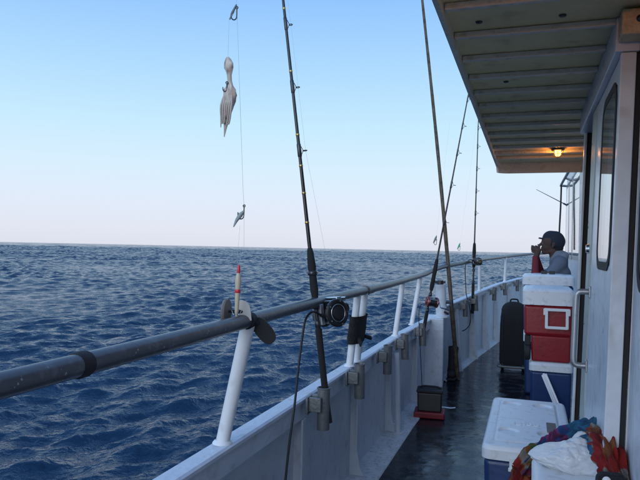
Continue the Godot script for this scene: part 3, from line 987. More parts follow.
func reel(t: Node3D, c: Vector3, ax: Vector3, out: Vector3, R: float, W: float, side_m: Material, spool_m: Material, big := false):
	# conventional reel: spool axis across the rod
	ax = ax.normalized()
	out = (out - ax * out.dot(ax)).normalized()
	var across := ax.cross(out).normalized()
	var bs := Basis(out, across, out.cross(across))
	var fm := Sh.new()
	for a in [0.6, 1.9, 3.9, 5.2]:
		var d: Vector3 = (out * cos(a) + ax * sin(a)) * R * 0.93
		fm.tube([c + d - across * W * 0.5, c + d + across * W * 0.5], R * 0.07, 8)
	# foot that clamps to the rod
	fm.rbox(c - out * R * 1.0, Vector3(R * 0.35, W * 0.5, R * 1.5), 0.004, bs)
	for s in [-1.0, 1.0]:
		fm.torus(c + across * s * W * 0.47, R * 0.95, R * 0.06, bs, 24, 8)
	var body := part(t, "reel", fm, mats.chrome if not big else mats.alu)
	for s in [-1.0, 1.0]:
		var pl := Sh.new()
		var o2: float = 0.0 if s > 0 else PI
		pl.lathe(c + across * s * W * 0.5, [Vector2(R * 0.9, -0.01), Vector2(R, -0.006), Vector2(R, 0.004), Vector2(R * 0.93, 0.009), Vector2(R * 0.78, 0.009), Vector2(R * 0.74, 0.004), Vector2(R * 0.5, 0.006), Vector2(R * 0.46, 0.014), Vector2(R * 0.3, 0.017), Vector2(0.0, 0.017)], 28, bs * Basis(Vector3.RIGHT, o2))
		var plate := part(body, "side_plate", pl, side_m)
	var rs := Sh.new()
	for s in [-1.0, 1.0]:
		rs.torus(c + across * s * (W * 0.5 + 0.008), R * 0.62, R * 0.035, bs, 28, 6)
	for k in 5:
		var a2 := TAU * k / 5.0
		rs.tube([c + across * (W * 0.5 + 0.008) + (out * cos(a2) + ax * sin(a2)) * R * 0.86, c + across * (W * 0.5 + 0.012) + (out * cos(a2) + ax * sin(a2)) * R * 0.86], R * 0.05, 8)
		rs.tube([c - across * (W * 0.5 + 0.008) + (out * cos(a2) + ax * sin(a2)) * R * 0.86, c - across * (W * 0.5 + 0.012) + (out * cos(a2) + ax * sin(a2)) * R * 0.86], R * 0.05, 8)
	var trim := part(body, "trim", rs, mats.chrome)
	trim.set_meta("kind", "stuff")
	var sp := Sh.new()
	sp.lathe(c, [Vector2(R * 0.6, -W * 0.46), Vector2(R * 0.82, -W * 0.44), Vector2(R * 0.78, -W * 0.36), Vector2(R * 0.72, 0.0), Vector2(R * 0.78, W * 0.36), Vector2(R * 0.82, W * 0.44), Vector2(R * 0.6, W * 0.46)], 22, bs)
	part(body, "spool", sp, spool_m)
	var h := Sh.new()
	var h0 := c + across * (W * 0.5 + 0.02)
	var h1 := h0 + across * 0.012 + (ax * -0.5 + out * 0.6).normalized() * R * 1.05
	h.tube([h0 - across * 0.01, h0 + across * 0.012], R * 0.2, 10)
	h.tube([h0 + across * 0.012, h1], R * 0.085, 8)
	h.tube([h1, h1 + across * 0.015, h1 + across * 0.05], [R * 0.1, R * 0.2, R * 0.22], 10)
	part(body, "crank", h, mats.chrome)
	if big:
		var mt := Sh.new()
		mt.tube([c + out * R * 0.85 + ax * R * 0.25 - across * W * 0.48, c + out * R * 0.85 + ax * R * 0.25 + across * W * 0.48], R * 0.36, 14)
		mt.rbox(c + out * R * 0.55 + ax * R * 0.75, Vector3(R * 0.5, W * 0.7, R * 0.35), 0.01, bs, 2)
		part(body, "motor_housing", mt, mats.black)
		var lw := Sh.new()
		lw.rbox(c + ax * R * 1.02 + out * R * 0.35, Vector3(R * 0.5, W * 0.95, R * 0.25), 0.006, bs, 2)
		lw.tube([c + ax * R * 1.0 + out * R * 0.95 - across * W * 0.5, c + ax * R * 1.0 + out * R * 0.95 + across * W * 0.5], R * 0.09, 8)
		part(body, "line_guide", lw, mats.chrome)

func fishing_line(called: String, label: String, pts: Array, r := 0.0006):
	var t := thing(called, label, "fishing line", pts[pts.size() - 1])
	var s := Sh.new()
	s.tube(pts, r, 5)
	part(t, "strand", s, mats.line)
	return t

func build_rods():
	# near rod with the electric reel
	var b := Vector3(-0.928, 0.635, -2.949)
	var tp := Vector3(-1.30, 3.36, -2.949)
	var ax := (tp - b).normalized()
	var side := Vector3(0.55, 0.05, -0.83)
	var t := rod("tall black fishing rod with large black electric reel, nearest the viewer", b, tp, side, {r0 = 0.0125, r1 = 0.006, gr = 0.0175, rear = 0.46, fore0 = 0.62, fore1 = 0.87, guides = [1.37, 1.70, 2.03, 2.32, 2.56, 2.7], rings = [1.0, 1.15, 1.29, 1.45, 1.78, 2.11]})
	var rc := lerp3(b, tp, 1.165) + side.normalized() * 0.085
	reel(t, rc, ax, side, 0.07, 0.115, mats.black, mats.darkmetal, true)
	var kp := Sh.new()
	var kc := lerp3(b, tp, 1.372)
	kp.torus(kc + side.normalized() * 0.02, 0.012, 0.0025, Basis(side.normalized(), ax, side.normalized().cross(ax)), 12, 6)
	kp.lathe(kc, [Vector2(0.02, -0.012), Vector2(0.0245, -0.008), Vector2(0.0245, 0.008), Vector2(0.02, 0.012)], 12)
	part(t, "hook_keeper", kp, mats.darkmetal)
	# line from the guides down to the reel
	var ls := Sh.new()
	var ss := (side - ax * side.dot(ax)).normalized()
	ls.tube([tp + ss * 0.012, b + ax * 2.03 + ss * 0.033, b + ax * 1.37 + ss * 0.04, rc + ss * 0.045], 0.0005, 5)
	part(t, "line", ls, mats.line)
	# power cord of the reel
	var pc := thing("power_cord", "black power cord hanging in a curve from the large electric reel", "cord", Vector3(-0.99, 0.2, -2.6))
	var cs := Sh.new()
	cs.tube(smooth_path([Vector3(-0.965, 1.165, -2.92), Vector3(-0.985, 1.19, -2.85), Vector3(-1.0, 1.165, -2.79), Vector3(-1.005, 1.09, -2.76), Vector3(-1.0, 0.95, -2.70), Vector3(-0.985, 0.8, -2.62), Vector3(-0.975, 0.62, -2.53), Vector3(-0.965, 0.42, -2.46), Vector3(-0.96, 0.2, -2.45), Vector3(-0.95, 0.03, -2.43), Vector3(-0.9, 0.012, -2.3), Vector3(-0.85, 0.012, -1.6)], 5), 0.0055, 8)
	part(pc, "cable", cs, mats.cord)
	var pg := Sh.new()
	pg.tube([Vector3(-0.95, 1.16, -2.945), Vector3(-0.968, 1.168, -2.91)], [0.012, 0.009], 10)
	part(pc, "plug", pg, mats.rubber)
	# second rod: black with a red reel, leaning inboard
	var b2 := Vector3(-0.945, 0.63, -5.84)
	var t2 := Vector3(-0.50, 3.25, -5.84)
	var tr := rod("black fishing rod with small red reel leaning inboard beside the vent post", b2, t2, Vector3(1, 0, 0.2), {r0 = 0.012, r1 = 0.0045, gr = 0.017, rear = 0.28, fore0 = 0.5, fore1 = 0.8, guides = [1.15, 1.5, 1.8, 2.05, 2.3, 2.5]})
	reel(tr, lerp3(b2, t2, 1.02) + Vector3(0.035, 0, 0.05), (t2 - b2), Vector3(0.5, 0, 0.85), 0.05, 0.085, mats.redmetal, mats.darkmetal)
	var c2 := thing("reel_cable", "thin dark cable hanging from the red reel to the black battery box", "cable", Vector3(-0.93, 0.28, -5.72))
	var c2s := Sh.new()
	c2s.tube(smooth_path([Vector3(-0.9, 1.0, -5.78), Vector3(-0.93, 1.0, -5.7), Vector3(-0.945, 0.9, -5.68), Vector3(-0.93, 0.6, -5.7), Vector3(-0.91, 0.25, -5.72)], 4), 0.0035, 6)
	part(c2, "cable", c2s, mats.cord)
	# far rod upright at the bulwark's curve
	var b4 := Vector3(-0.712, 0.66, -8.6)
	var t4 := Vector3(-0.67, 3.75, -8.6)
	var r4 := rod("upright dark fishing rod with small reel farthest along the rail", b4, t4, Vector3(1, 0, 0.1), {r0 = 0.013, r1 = 0.005, gr = 0.02, rear = 0.4, fore0 = 0.62, fore1 = 0.95, guides = [1.35, 1.65, 1.95, 2.25, 2.5, 2.75, 2.95]})
	reel(r4, lerp3(b4, t4, 1.36) + Vector3(0.045, 0, 0.03), (t4 - b4), Vector3(1, 0, 0.5), 0.055, 0.08, mats.darkmetal, mats.gold)
	var c4 := thing("far_reel_cord", "looped dark cord hanging from the farthest rod's reel", "cord", Vector3(-0.75, 0.6, -8.5))
	var c4s := Sh.new()
	c4s.tube(smooth_path([Vector3(-0.69, 1.37, -8.55), Vector3(-0.76, 1.38, -8.5), Vector3(-0.8, 1.3, -8.45), Vector3(-0.79, 1.1, -8.4), Vector3(-0.775, 0.93, -8.38), Vector3(-0.74, 0.84, -8.3), Vector3(-0.71, 0.7, -8.3), Vector3(-0.71, 0.56, -8.25), Vector3(-0.75, 0.5, -8.15), Vector3(-0.79, 0.48, -8.1)], 5), 0.006, 6)
	part(c4, "cable", c4s, mats.cord)
	# gaff pole
	var g0 := Vector3(-0.768, 0.01, -7.42)
	var g1 := Vector3(-1.30, 4.75, -7.46)
	var gp := thing("gaff_pole", "long weathered wooden gaff pole leaning on the rail, reaching highest", "gaff", g0)
	var gs := Sh.new()
	var pts := []
	var rr := []
	for i in 31:
		var k := i / 30.0
		pts.append(g0.lerp(g1, k) + Vector3(0.018 * sin(k * PI), 0, 0)); rr.append(lerpf(0.027, 0.015, k) * (1.0 + 0.05 * sin(i * 1.9)))
	gs.tube(pts, rr, 12)
	part(gp, "shaft", gs, mats.pole)
	var gh := Sh.new()
	var hk := []
	for i in 9:
		var a := PI * i / 8.0
		hk.append(g1 + Vector3(-0.05 + 0.05 * cos(a), 0.12 + 0.05 * sin(a), 0))
	gh.tube([g1 - Vector3(0, 0.1, 0), g1 + Vector3(0, 0.1, 0)] + hk, 0.005, 8)
	part(gp, "hook", gh, mats.chrome)
	# rod outside the frame from which the rig hangs
	var b5 := Vector3(-0.95, 0.64, 0.4)
	rod("black fishing rod behind the viewer holding up the hanging squid rig", b5, Vector3(-1.03, 3.25, -1.93), Vector3(0, 1, -1), {r0 = 0.012, r1 = 0.004, gr = 0.017, rear = 0.4, fore0 = 0.6, fore1 = 0.9, guides = [1.4, 1.8, 2.2, 2.6, 2.9]})

# ---------------------------------------------------------------- things on and over the rail
func jhook(sh: Sh, at: Vector3, len: float, r: float, dir := Vector3(-1, 0, 0)):
	var p := [at, at + Vector3(0, -len * 0.55, 0)]
	for i in 8:
		var a := PI * i / 7.0
		p.append(at + Vector3(0, -len * 0.6, 0) + dir * (len * 0.22 * (1.0 - cos(a))) + Vector3(0, -len * 0.3 * sin(a), 0))
	p.append(at + dir * len * 0.44 + Vector3(0, -len * 0.4, 0))
	sh.tube(p, r, 6)
	sh.torus(at + Vector3(0, 0.004, 0), 0.004, r, Basis(Vector3.RIGHT, PI / 2), 8, 5)

func build_rail_gear():
	# hanging rig: main line, squid bait, small lures
	var top := Vector3(-1.03, 3.25, -1.93)
	var rg := thing("bait_rig", "thin fishing line with small hooks and lures hanging over the rail", "fishing rig", Vector3(-0.99, 1.45, -2.02))
	var ln := Sh.new()
	ln.tube([top, Vector3(-1.0, 2.345, -1.99), Vector3(-0.998, 1.7, -2.07), Vector3(-1.0, 1.645, -2.085)], 0.00055, 5)
	ln.tube([Vector3(-1.0, 2.34, -1.99), Vector3(-1.012, 2.3, -1.955), Vector3(-1.0, 2.16, -1.93)], 0.0005, 5)
	ln.tube([Vector3(-1.0, 1.63, -2.085), Vector3(-0.985, 1.5, -2.06), Vector3(-0.97, 1.42, -1.984)], 0.0005, 5)
	ln.tube([Vector3(-1.008, 1.575, -2.07), Vector3(-0.995, 1.46, -2.03)], 0.0004, 5)
	part(rg, "line", ln, mats.line)
	var h1 := Sh.new()
	jhook(h1, Vector3(-1.0, 2.345, -1.99), 0.045, 0.0022, Vector3(-0.9, 0, 0.43))
	part(rg, "hook", h1, mats.darkmetal)
	var h2 := Sh.new()
	jhook(h2, Vector3(-1.0, 1.645, -2.085), 0.05, 0.0022, Vector3(-0.9, 0, 0.43))
	part(rg, "hook", h2, mats.darkmetal)
	var h3 := Sh.new()
	h3.tube([Vector3(-1.0, 1.63, -2.085), Vector3(-1.012, 1.615, -2.08), Vector3(-1.022, 1.595, -2.07), Vector3(-1.03, 1.57, -2.062)], [0.004, 0.009, 0.006, 0.002], 8)
	var lure := part(rg, "lure_skirt", h3, mat(Color(0.3, 0.36, 0.33), 0.4))
	lure.set_meta("label", "pale green soft skirt on the lower hook")
	var sw := Sh.new()
	sw.tube([Vector3(-1.002, 2.36, -1.99), Vector3(-1.015, 2.33, -1.985), Vector3(-1.022, 2.305, -1.98)], [0.003, 0.005, 0.002], 6)
	part(rg, "lure_skirt", sw, mat(Color(0.12, 0.15, 0.16), 0.4))
	# cut squid bait
	var sq := thing("squid_bait", "pale cut squid hanging from a hook high above the rail", "bait", Vector3(-1.0, 1.884, -1.92))
	var s := Sh.new()
	var nz := noise(61, 40.0, 3)
	var rows := [[0.0, 0.004, 0.0], [0.008, 0.011, 0.0], [0.022, 0.0165, 0.001], [0.036, 0.0165, 0.001], [0.05, 0.012, 0.002], [0.062, 0.0085, 0.002], [0.08, 0.0085, 0.003], [0.098, 0.012, 0.002], [0.112, 0.022, 0.0], [0.13, 0.0235, -0.001], [0.15, 0.0225, -0.003], [0.172, 0.019, -0.007], [0.195, 0.0125, -0.012], [0.22, 0.0085, -0.017], [0.245, 0.005, -0.022], [0.27, 0.0015, -0.027]]
	var pts := []
	var cols := []
	for j in rows.size():
		for i in 25:
			var a := TAU * i / 24.0
			var q := Vector3(cos(a), 0, sin(a))
			var k := 1.0 + 0.3 * nz.get_noise_3d(q.x * 0.02, rows[j][0], q.z * 0.02)
			if j > 6 and j < 12: k *= 1.0 + 0.16 * sin(a * 3.0 + j)
			pts.append(Vector3(-1.0 + rows[j][2], 2.155 - rows[j][0], -1.93 - 0.14 * rows[j][0]) + Vector3(q.x * rows[j][1], 0, q.z * rows[j][1] * 0.7) * k)
			var m := nz.get_noise_3d(q.x * 0.03, rows[j][0] * 1.5, q.z * 0.03)
			cols.append(Color(0.6, 0.54, 0.46).lerp(Color(0.3, 0.17, 0.13), clampf(m * 1.8 + (0.3 if j == 3 or j == 4 or j == 8 else 0.0), 0, 1)))
	s.grid(pts, 25, rows.size(), Vector3.ZERO, cols)
	part(sq, "body", s, mats.vc_wet)
	var tn := Sh.new()
	tn.col = Color(0.52, 0.45, 0.38)
	for k in 6:
		var x0 := -0.012 + 0.005 * k
		tn.tube(smooth_path([Vector3(-1.004 + x0, 2.03, -1.945), Vector3(-1.006 + x0 * 1.6, 1.99, -1.935), Vector3(-1.014 + x0 * 1.3, 1.95 - 0.01 * (k % 3), -1.945), Vector3(-1.02 + x0, 1.915 + 0.012 * (k % 4), -1.95)], 3), [0.004, 0.004, 0.004, 0.0038, 0.0036, 0.0034, 0.003, 0.0026, 0.0022, 0.0015], 6)
	part(sq, "tentacle", tn, mats.vc_wet)
	var hk := Sh.new()
	jhook(hk, Vector3(-1.003, 2.062, -1.932), 0.03, 0.0018, Vector3(-0.9, 0, 0.43))
	part(sq, "hook", hk, mats.darkmetal)
	# squid jig standing at the rail
	var jg := thing("squid_jig", "cream squid jig with a red tip standing up at the rail", "lure", Vector3(-0.975, 1.25, -1.99))
	var jb := Basis(Vector3.BACK, -0.03)
	var j1 := Sh.new()
	j1.lathe(Vector3(-0.975, 1.25, -1.99), [Vector2(0.004, 0.0), Vector2(0.0075, 0.03), Vector2(0.0085, 0.07), Vector2(0.009, 0.1), Vector2(0.0105, 0.125), Vector2(0.009, 0.145), Vector2(0.0055, 0.155)], 12, jb)
	part(jg, "body", j1, mat(Color(0.55, 0.48, 0.34), 0.4))
	var j2 := Sh.new()
	j2.lathe(Vector3(-0.975, 1.25, -1.99), [Vector2(0.0055, 0.155), Vector2(0.0062, 0.162), Vector2(0.005, 0.178), Vector2(0.0015, 0.185), Vector2(0.0, 0.185)], 12, jb)
	j2.lathe(Vector3(-0.975, 1.25, -1.99), [Vector2(0.008, 0.084), Vector2(0.0105, 0.088), Vector2(0.0105, 0.094), Vector2(0.009, 0.098)], 12, jb)
	part(jg, "tip", j2, mat(Color(0.6, 0.03, 0.05), 0.35))
	var j3 := Sh.new()
	for k in 8:
		var a := TAU * k / 8.0
		var d := Vector3(cos(a), 0, sin(a))
		j3.tube([Vector3(-0.975, 1.262, -1.99), Vector3(-0.975, 1.258, -1.99) + d * 0.012, Vector3(-0.975, 1.272, -1.99) + d * 0.018], 0.001, 5)
	part(jg, "hook_crown", j3, mats.chrome)
	# float disc and fan shaped clamp
	var cl := thing("rail_clamp", "small clamp of a white fan plate and grey disc on the rail", "clamp", Vector3(-0.985, 1.25, -2.02))
	var c1 := Sh.new()
	var fan := PackedVector2Array()
	for k in 11:
		var a := PI * 0.02 + PI * 0.62 * k / 10.0
		fan.append(Vector2(cos(a) * 0.034, sin(a) * 0.042))
	fan.append(Vector2(-0.012, 0.0)); fan.append(Vector2(0.01, -0.03)); fan.append(Vector2(0.038, -0.03))
	c1.prism(Vector3(-0.985, 1.262, -2.05), fan, 0.012, Basis(Vector3.UP, deg_to_rad(20)))
	part(cl, "fan_plate", c1, mat(Color(0.6, 0.58, 0.52), 0.45))
	var c2 := Sh.new()
	c2.lathe(Vector3(-1.02, 1.268, -2.0), [Vector2(0.0, -0.008), Vector2(0.042, -0.006), Vector2(0.045, 0.0), Vector2(0.04, 0.007), Vector2(0.02, 0.011), Vector2(0.0, 0.011)], 24, Basis(Vector3.UP, -0.12) * Basis(Vector3.BACK, PI / 2) * Basis(Vector3.RIGHT, 0.25))
	part(cl, "disc", c2, mat(Color(0.17, 0.15, 0.13), 0.5))
	var c3 := Sh.new()
	c3.tube([Vector3(-1.02, 1.268, -2.0), Vector3(-0.975, 1.262, -2.06)], 0.007, 8)
	c3.tube([Vector3(-1.035, 1.2, -2.0), Vector3(-1.03, 1.24, -2.0)], 0.011, 8)
	part(cl, "spindle", c3, mats.darkmetal)
	# paddle shaped black pad
	var pd := thing("rail_paddle", "black paddle shaped plate hanging off the inner side of the rail", "paddle", Vector3(-0.94, 1.19, -2.12))
	var p1 := Sh.new()
	var outl := PackedVector2Array()
	for k in 24:
		var a := TAU * k / 24.0
		outl.append(Vector2(signf(cos(a)) * pow(absf(cos(a)), 0.75) * 0.03, signf(sin(a)) * pow(absf(sin(a)), 0.75) * 0.056))
	var pbs := Basis(Vector3.UP, deg_to_rad(22)) * Basis(Vector3.BACK, deg_to_rad(40)) 
	p1.prism(Vector3(-0.932, 1.187, -2.135), outl, 0.016, pbs)
	part(pd, "blade", p1, mats.rubber)
	var p2 := Sh.new()
	p2.tube([Vector3(-0.965, 1.235, -2.1), Vector3(-0.952, 1.215, -2.12)], 0.011, 8)
	p2.tube([Vector3(-0.977, 1.226, -2.075), Vector3(-0.979, 1.226, -2.115)], 0.031, 16)
	part(pd, "collar", p2, mats.rubber)
	# little lures hanging near the far rods
	for q in [[Vector3(-1.02, 1.62, -7.2), Color(0.2, 0.22, 0.2), "tiny dark lure dangling left of the gaff pole", 2.9, -0.85], [Vector3(-0.93, 1.56, -8.9), Color(0.05, 0.5, 0.2), "tiny green lure dangling between gaff pole and farthest rod", 3.3, -0.69]]:
		var p: Vector3 = q[0]
		var lt := thing("hanging_lure", q[2], "lure", p, "tiny lures dangling by the far rods")
		var l1 := Sh.new()
		l1.tube([p + Vector3(0.01, 0.05, 0), p + Vector3(0.0, 0.02, 0), p + Vector3(-0.015, -0.015, 0), p + Vector3(-0.03, -0.04, 0)], [0.003, 0.012, 0.01, 0.002], 8)
		part(lt, "body", l1, mat(q[1], 0.4))
		var l2 := Sh.new()
		jhook(l2, p + Vector3(0.01, -0.005, 0), 0.06, 0.003)
		part(lt, "hook", l2, mats.darkmetal)
		var l3 := Sh.new()
		l3.tube([p + Vector3(0.01, 0.05, 0), Vector3(q[4], q[3], p.z + 0.3)], 0.0004, 5)
		part(lt, "line", l3, mats.line)

# ---------------------------------------------------------------- things on deck
func build_deck_gear():
	# battery box of the red reel
	var bb := thing("battery_box", "small black battery box with a red base beside the bulwark", "battery", Vector3(-0.83, 0.0, -5.66))
	var s := Sh.new()
	var bs := Basis(Vector3.UP, 0.1)
	s.rbox(Vector3(-0.83, 0.14, -5.68), Vector3(0.22, 0.17, 0.18), 0.014, bs, 2, 0.96)
	part(bb, "case", s, mats.black)
	var s1 := Sh.new()
	s1.rbox(Vector3(-0.83, 0.235, -5.68), Vector3(0.235, 0.026, 0.195), 0.01, bs, 2)
	s1.tube(smooth_path([Vector3(-0.93, 0.245, -5.68), Vector3(-0.9, 0.263, -5.68), Vector3(-0.83, 0.268, -5.68), Vector3(-0.76, 0.263, -5.69), Vector3(-0.73, 0.245, -5.69)], 3), 0.009, 8)
	part(bb, "lid", s1, mats.rubber)
	var s2 := Sh.new()
	s2.rbox(Vector3(-0.83, 0.03, -5.67), Vector3(0.27, 0.055, 0.22), 0.012, bs, 2)
	part(bb, "red_base", s2, mat(Color(0.2, 0.012, 0.02), 0.5))
	# dark bottle shaped item by the step box
	var bt := thing("deck_boot", "black rubber boot standing beside the bulwark step", "boot", Vector3(-0.832, 0, -7.4))
	var b1 := Sh.new()
	var nb := noise(81, 5.0, 2)
	b1.lathe(Vector3(-0.842, 0.035, -7.46), [Vector2(0.05, 0.0), Vector2(0.055, 0.05), Vector2(0.05, 0.1), Vector2(0.052, 0.2), Vector2(0.058, 0.3), Vector2(0.06, 0.33), Vector2(0.055, 0.335), Vector2(0.05, 0.3), Vector2(0.045, 0.1)], 16, Basis(Vector3.BACK, -0.05))
	b1.rbox(Vector3(-0.832, 0.065, -7.39), Vector3(0.095, 0.075, 0.22), 0.035, Basis.IDENTITY, 3)
	part(bt, "shaft", b1, mats.rubber)
	var b2 := Sh.new()
	b2.rbox(Vector3(-0.832, 0.016, -7.4), Vector3(0.105, 0.03, 0.25), 0.012, Basis.IDENTITY, 2)
	part(bt, "sole", b2, mats.rubber)
	# paper scrap
	var sc := thing("paper_scrap", "thin white scrap lying flat on the wet deck", "scrap", Vector3(-0.71, 0.004, -6.0))
	var p1 := Sh.new()
	var pts := []
	for j in 3:
		for i in 9:
			pts.append(Vector3(-0.78 + 0.0175 * i, 0.006 + 0.003 * sin(i * 0.9) + 0.002 * j, -5.99 - 0.012 * j - 0.004 * i))
	p1.grid(pts, 9, 3, Vector3.UP)
	part(sc, "paper", p1, mats.plastic_white)
	# tall black gear bag on wheels
	var gb := thing("gear_bag", "tall black wheeled gear bag standing on deck beside the red cooler", "bag", Vector3(-0.17, 0, -8.35))
	var g1 := Sh.new()
	var nu := 40
	var rows := [[0.05, 0.9], [0.06, 0.97], [0.1, 1.0], [0.3, 1.02], [0.55, 1.0], [0.66, 0.985], [0.72, 0.95], [0.76, 0.89], [0.8, 0.79], [0.83, 0.64], [0.85, 0.42], [0.858, 0.2], [0.859, 0.0]]
	var gp := []
	var nz := noise(83, 4.0, 3)
	for j in rows.size():
		for i in nu + 1:
			var a := TAU * i / nu
			var ca := cos(a)
			var sa := sin(a)
			var x := signf(ca) * pow(absf(ca), 0.55) * 0.168
			var z := signf(sa) * pow(absf(sa), 0.55) * 0.13
			var k: float = rows[j][1] * (1.0 + 0.11 * nz.get_noise_3d(ca * 0.4, rows[j][0] * 1.4, sa * 0.4))
			gp.append(Vector3(-0.172 + x * k, rows[j][0], -8.4 + z * k))
	g1.grid(gp, nu + 1, rows.size())
	part(gb, "body", g1, mats.cloth_black)
	var g2 := Sh.new()
	g2.tube(smooth_path([Vector3(-0.345, 0.07, -8.25), Vector3(-0.34, 0.05, -8.22), Vector3(-0.17, 0.045, -8.215), Vector3(-0.01, 0.05, -8.22), Vector3(0.0, 0.07, -8.25)], 4), 0.016, 8)
	part(gb, "foot_bar", g2, mats.steel)
	for x in [-0.3, -0.05]:
		var g3 := Sh.new()
		g3.lathe(Vector3(x, 0.042, -8.3), [Vector2(0.0, -0.02), Vector2(0.035, -0.02), Vector2(0.042, -0.014), Vector2(0.042, 0.014), Vector2(0.035, 0.02), Vector2(0.0, 0.02)], 16, Basis(Vector3.BACK, PI / 2))
		part(gb, "wheel", g3, mats.rubber)
	var g4 := Sh.new()
	g4.tube(smooth_path([Vector3(-0.22, 0.845, -8.38), Vector3(-0.21, 0.885, -8.38), Vector3(-0.17, 0.892, -8.38), Vector3(-0.13, 0.885, -8.38), Vector3(-0.12, 0.845, -8.38)], 3), 0.01, 8)
	part(gb, "carry_handle", g4, mats.cloth_black)
	var g5 := Sh.new()
	g5.tube([Vector3(-0.30, 0.7, -8.262), Vector3(-0.30, 0.25, -8.262)], 0.004, 6)
	g5.tube([Vector3(-0.04, 0.7, -8.262), Vector3(-0.04, 0.25, -8.262)], 0.004, 6)
	g5.rbox(Vector3(-0.035, 0.52, -8.258), Vector3(0.02, 0.035, 0.012), 0.003)
	part(gb, "zip", g5, mats.darkmetal)
	# whip aerial and cable on the forward house
	var an := thing("whip_rod", "thin slanting rod sticking out from the forward cabin window", "rod", Vector3(0.53, 2.28, -10.2))
	var a1 := Sh.new()
	a1.tube([Vector3(0.545, 2.24, -10.36), Vector3(0.1, 2.55, -11.0)], [0.008, 0.004], 8)
	a1.tube([Vector3(0.55, 2.236, -10.352), Vector3(0.50, 2.272, -10.424)], 0.014, 8)
	part(an, "rod", a1, mats.black)
	var rp := thing("hanging_rope", "thin dark rope hanging straight down from the cabin grab rail", "rope", Vector3(0.47, 1.6, -10.2))
	var r1 := Sh.new()
	r1.tube(smooth_path([Vector3(0.45, 2.545, -10.15), Vector3(0.445, 2.2, -10.16), Vector3(0.435, 1.9, -10.18), Vector3(0.43, 1.55, -10.2)], 3), 0.013, 7)
	part(rp, "rope", r1, mats.cord)

# ---------------------------------------------------------------- coolers
# a moulded lid: rounded sheet with optional dips and raised panel, skirt all round
func lid_shape(sh: Sh, ctr: Vector3, w: float, l: float, th: float, r: float, fn: Callable, nx := 30, nz := 60):
	var pts := []
	var row := func(cx: float, cz: float, y: float): return Vector3(ctr.x + cx, ctr.y + y, ctr.z + cz)
	for j in nz + 1:
		for i in nx + 1:
			var x := lerpf(-w / 2, w / 2, float(i) / nx)
			var z := lerpf(-l / 2, l / 2, float(j) / nz)
			# pull grid to a rounded rectangle outline and round the top edge over
			var dx := maxf(absf(x) - (w / 2 - r), 0.0)
			var dz := maxf(absf(z) - (l / 2 - r), 0.0)
			var d := Vector2(dx, dz)
			var k := d.length()
			var y := th
			if k > 0.0:
				var m := maxf(dx, dz)
				var s := m / k
				x = signf(x) * (minf(absf(x), w / 2 - r) + dx * s)
				z = signf(z) * (minf(absf(z), l / 2 - r) + dz * s)
				var q := clampf((m - (r - 0.022)) / 0.022, 0.0, 1.0)
				y = th - 0.022 * (1.0 - sqrt(maxf(1.0 - q * q, 0.0)))
			y += fn.call(x, z)
			pts.append(row.call(x, z, y))
	sh.grid(pts, nx + 1, nz + 1, Vector3.UP)
	# skirt from the rim down
	var rim := []
	for i in nx + 1: rim.append(pts[i])
	for j in range(1, nz + 1): rim.append(pts[j * (nx + 1) + nx])
	for i in range(1, nx + 1): rim.append(pts[nz * (nx + 1) + nx - i])
	for j in range(1, nz + 1): rim.append(pts[(nz - j) * (nx + 1)])
	for i in rim.size() - 1:
		var a: Vector3 = rim[i]
		var b: Vector3 = rim[i + 1]
		var na := (a - ctr) * Vector3(1, 0, 1)
		na = na.normalized()
		var e := (b - a) * Vector3(1, 0, 1)
		if e.length() < 0.0005: continue
		var nn := Vector3(e.z, 0, -e.x).normalized()
		if nn.dot(na) < 0: nn = -nn
		var dn := Vector3(0, ctr.y, 0)
		sh.quad(a, b, Vector3(b.x, ctr.y, b.z), Vector3(a.x, ctr.y, a.z), nn)
		sh.flat(Vector3(b.x, ctr.y, b.z), Vector3(a.x, ctr.y, a.z), ctr, Vector3.DOWN)

func dip(x: float, z: float, cx: float, cz: float, R: float, depth: float) -> float:
	var d := Vector2(x - cx, z - cz).length() / R
	return -depth * (1.0 - smoothstep(0.72, 1.0, d))

func cooler(label: String, x0: float, x1: float, z0: float, z1: float, y0: float, ytop: float, lidh: float, body_m: Material, fn: Callable, taper := 0.95, nx := 24, nz := 40) -> Node3D:
	var ctr := Vector3((x0 + x1) / 2, y0, (z0 + z1) / 2)
	var t := thing("cooler", label, "cooler", ctr, "coolers standing along the cabin side")
	var w := x1 - x0
	var l := z0 - z1
	var b := Sh.new()
	b.rbox(ctr + Vector3(0, (ytop - lidh - y0) / 2, 0), Vector3(w - 0.024, ytop - lidh - y0, l - 0.024), 0.03, Basis.IDENTITY, 3, taper)
	part(t, "body", b, body_m)
	var li := Sh.new()
	lid_shape(li, Vector3(ctr.x, ytop - lidh + 0.001, ctr.z), w, l, lidh, 0.05, fn, nx, nz)
	part(t, "lid", li, mats.coolwhite)
	return t

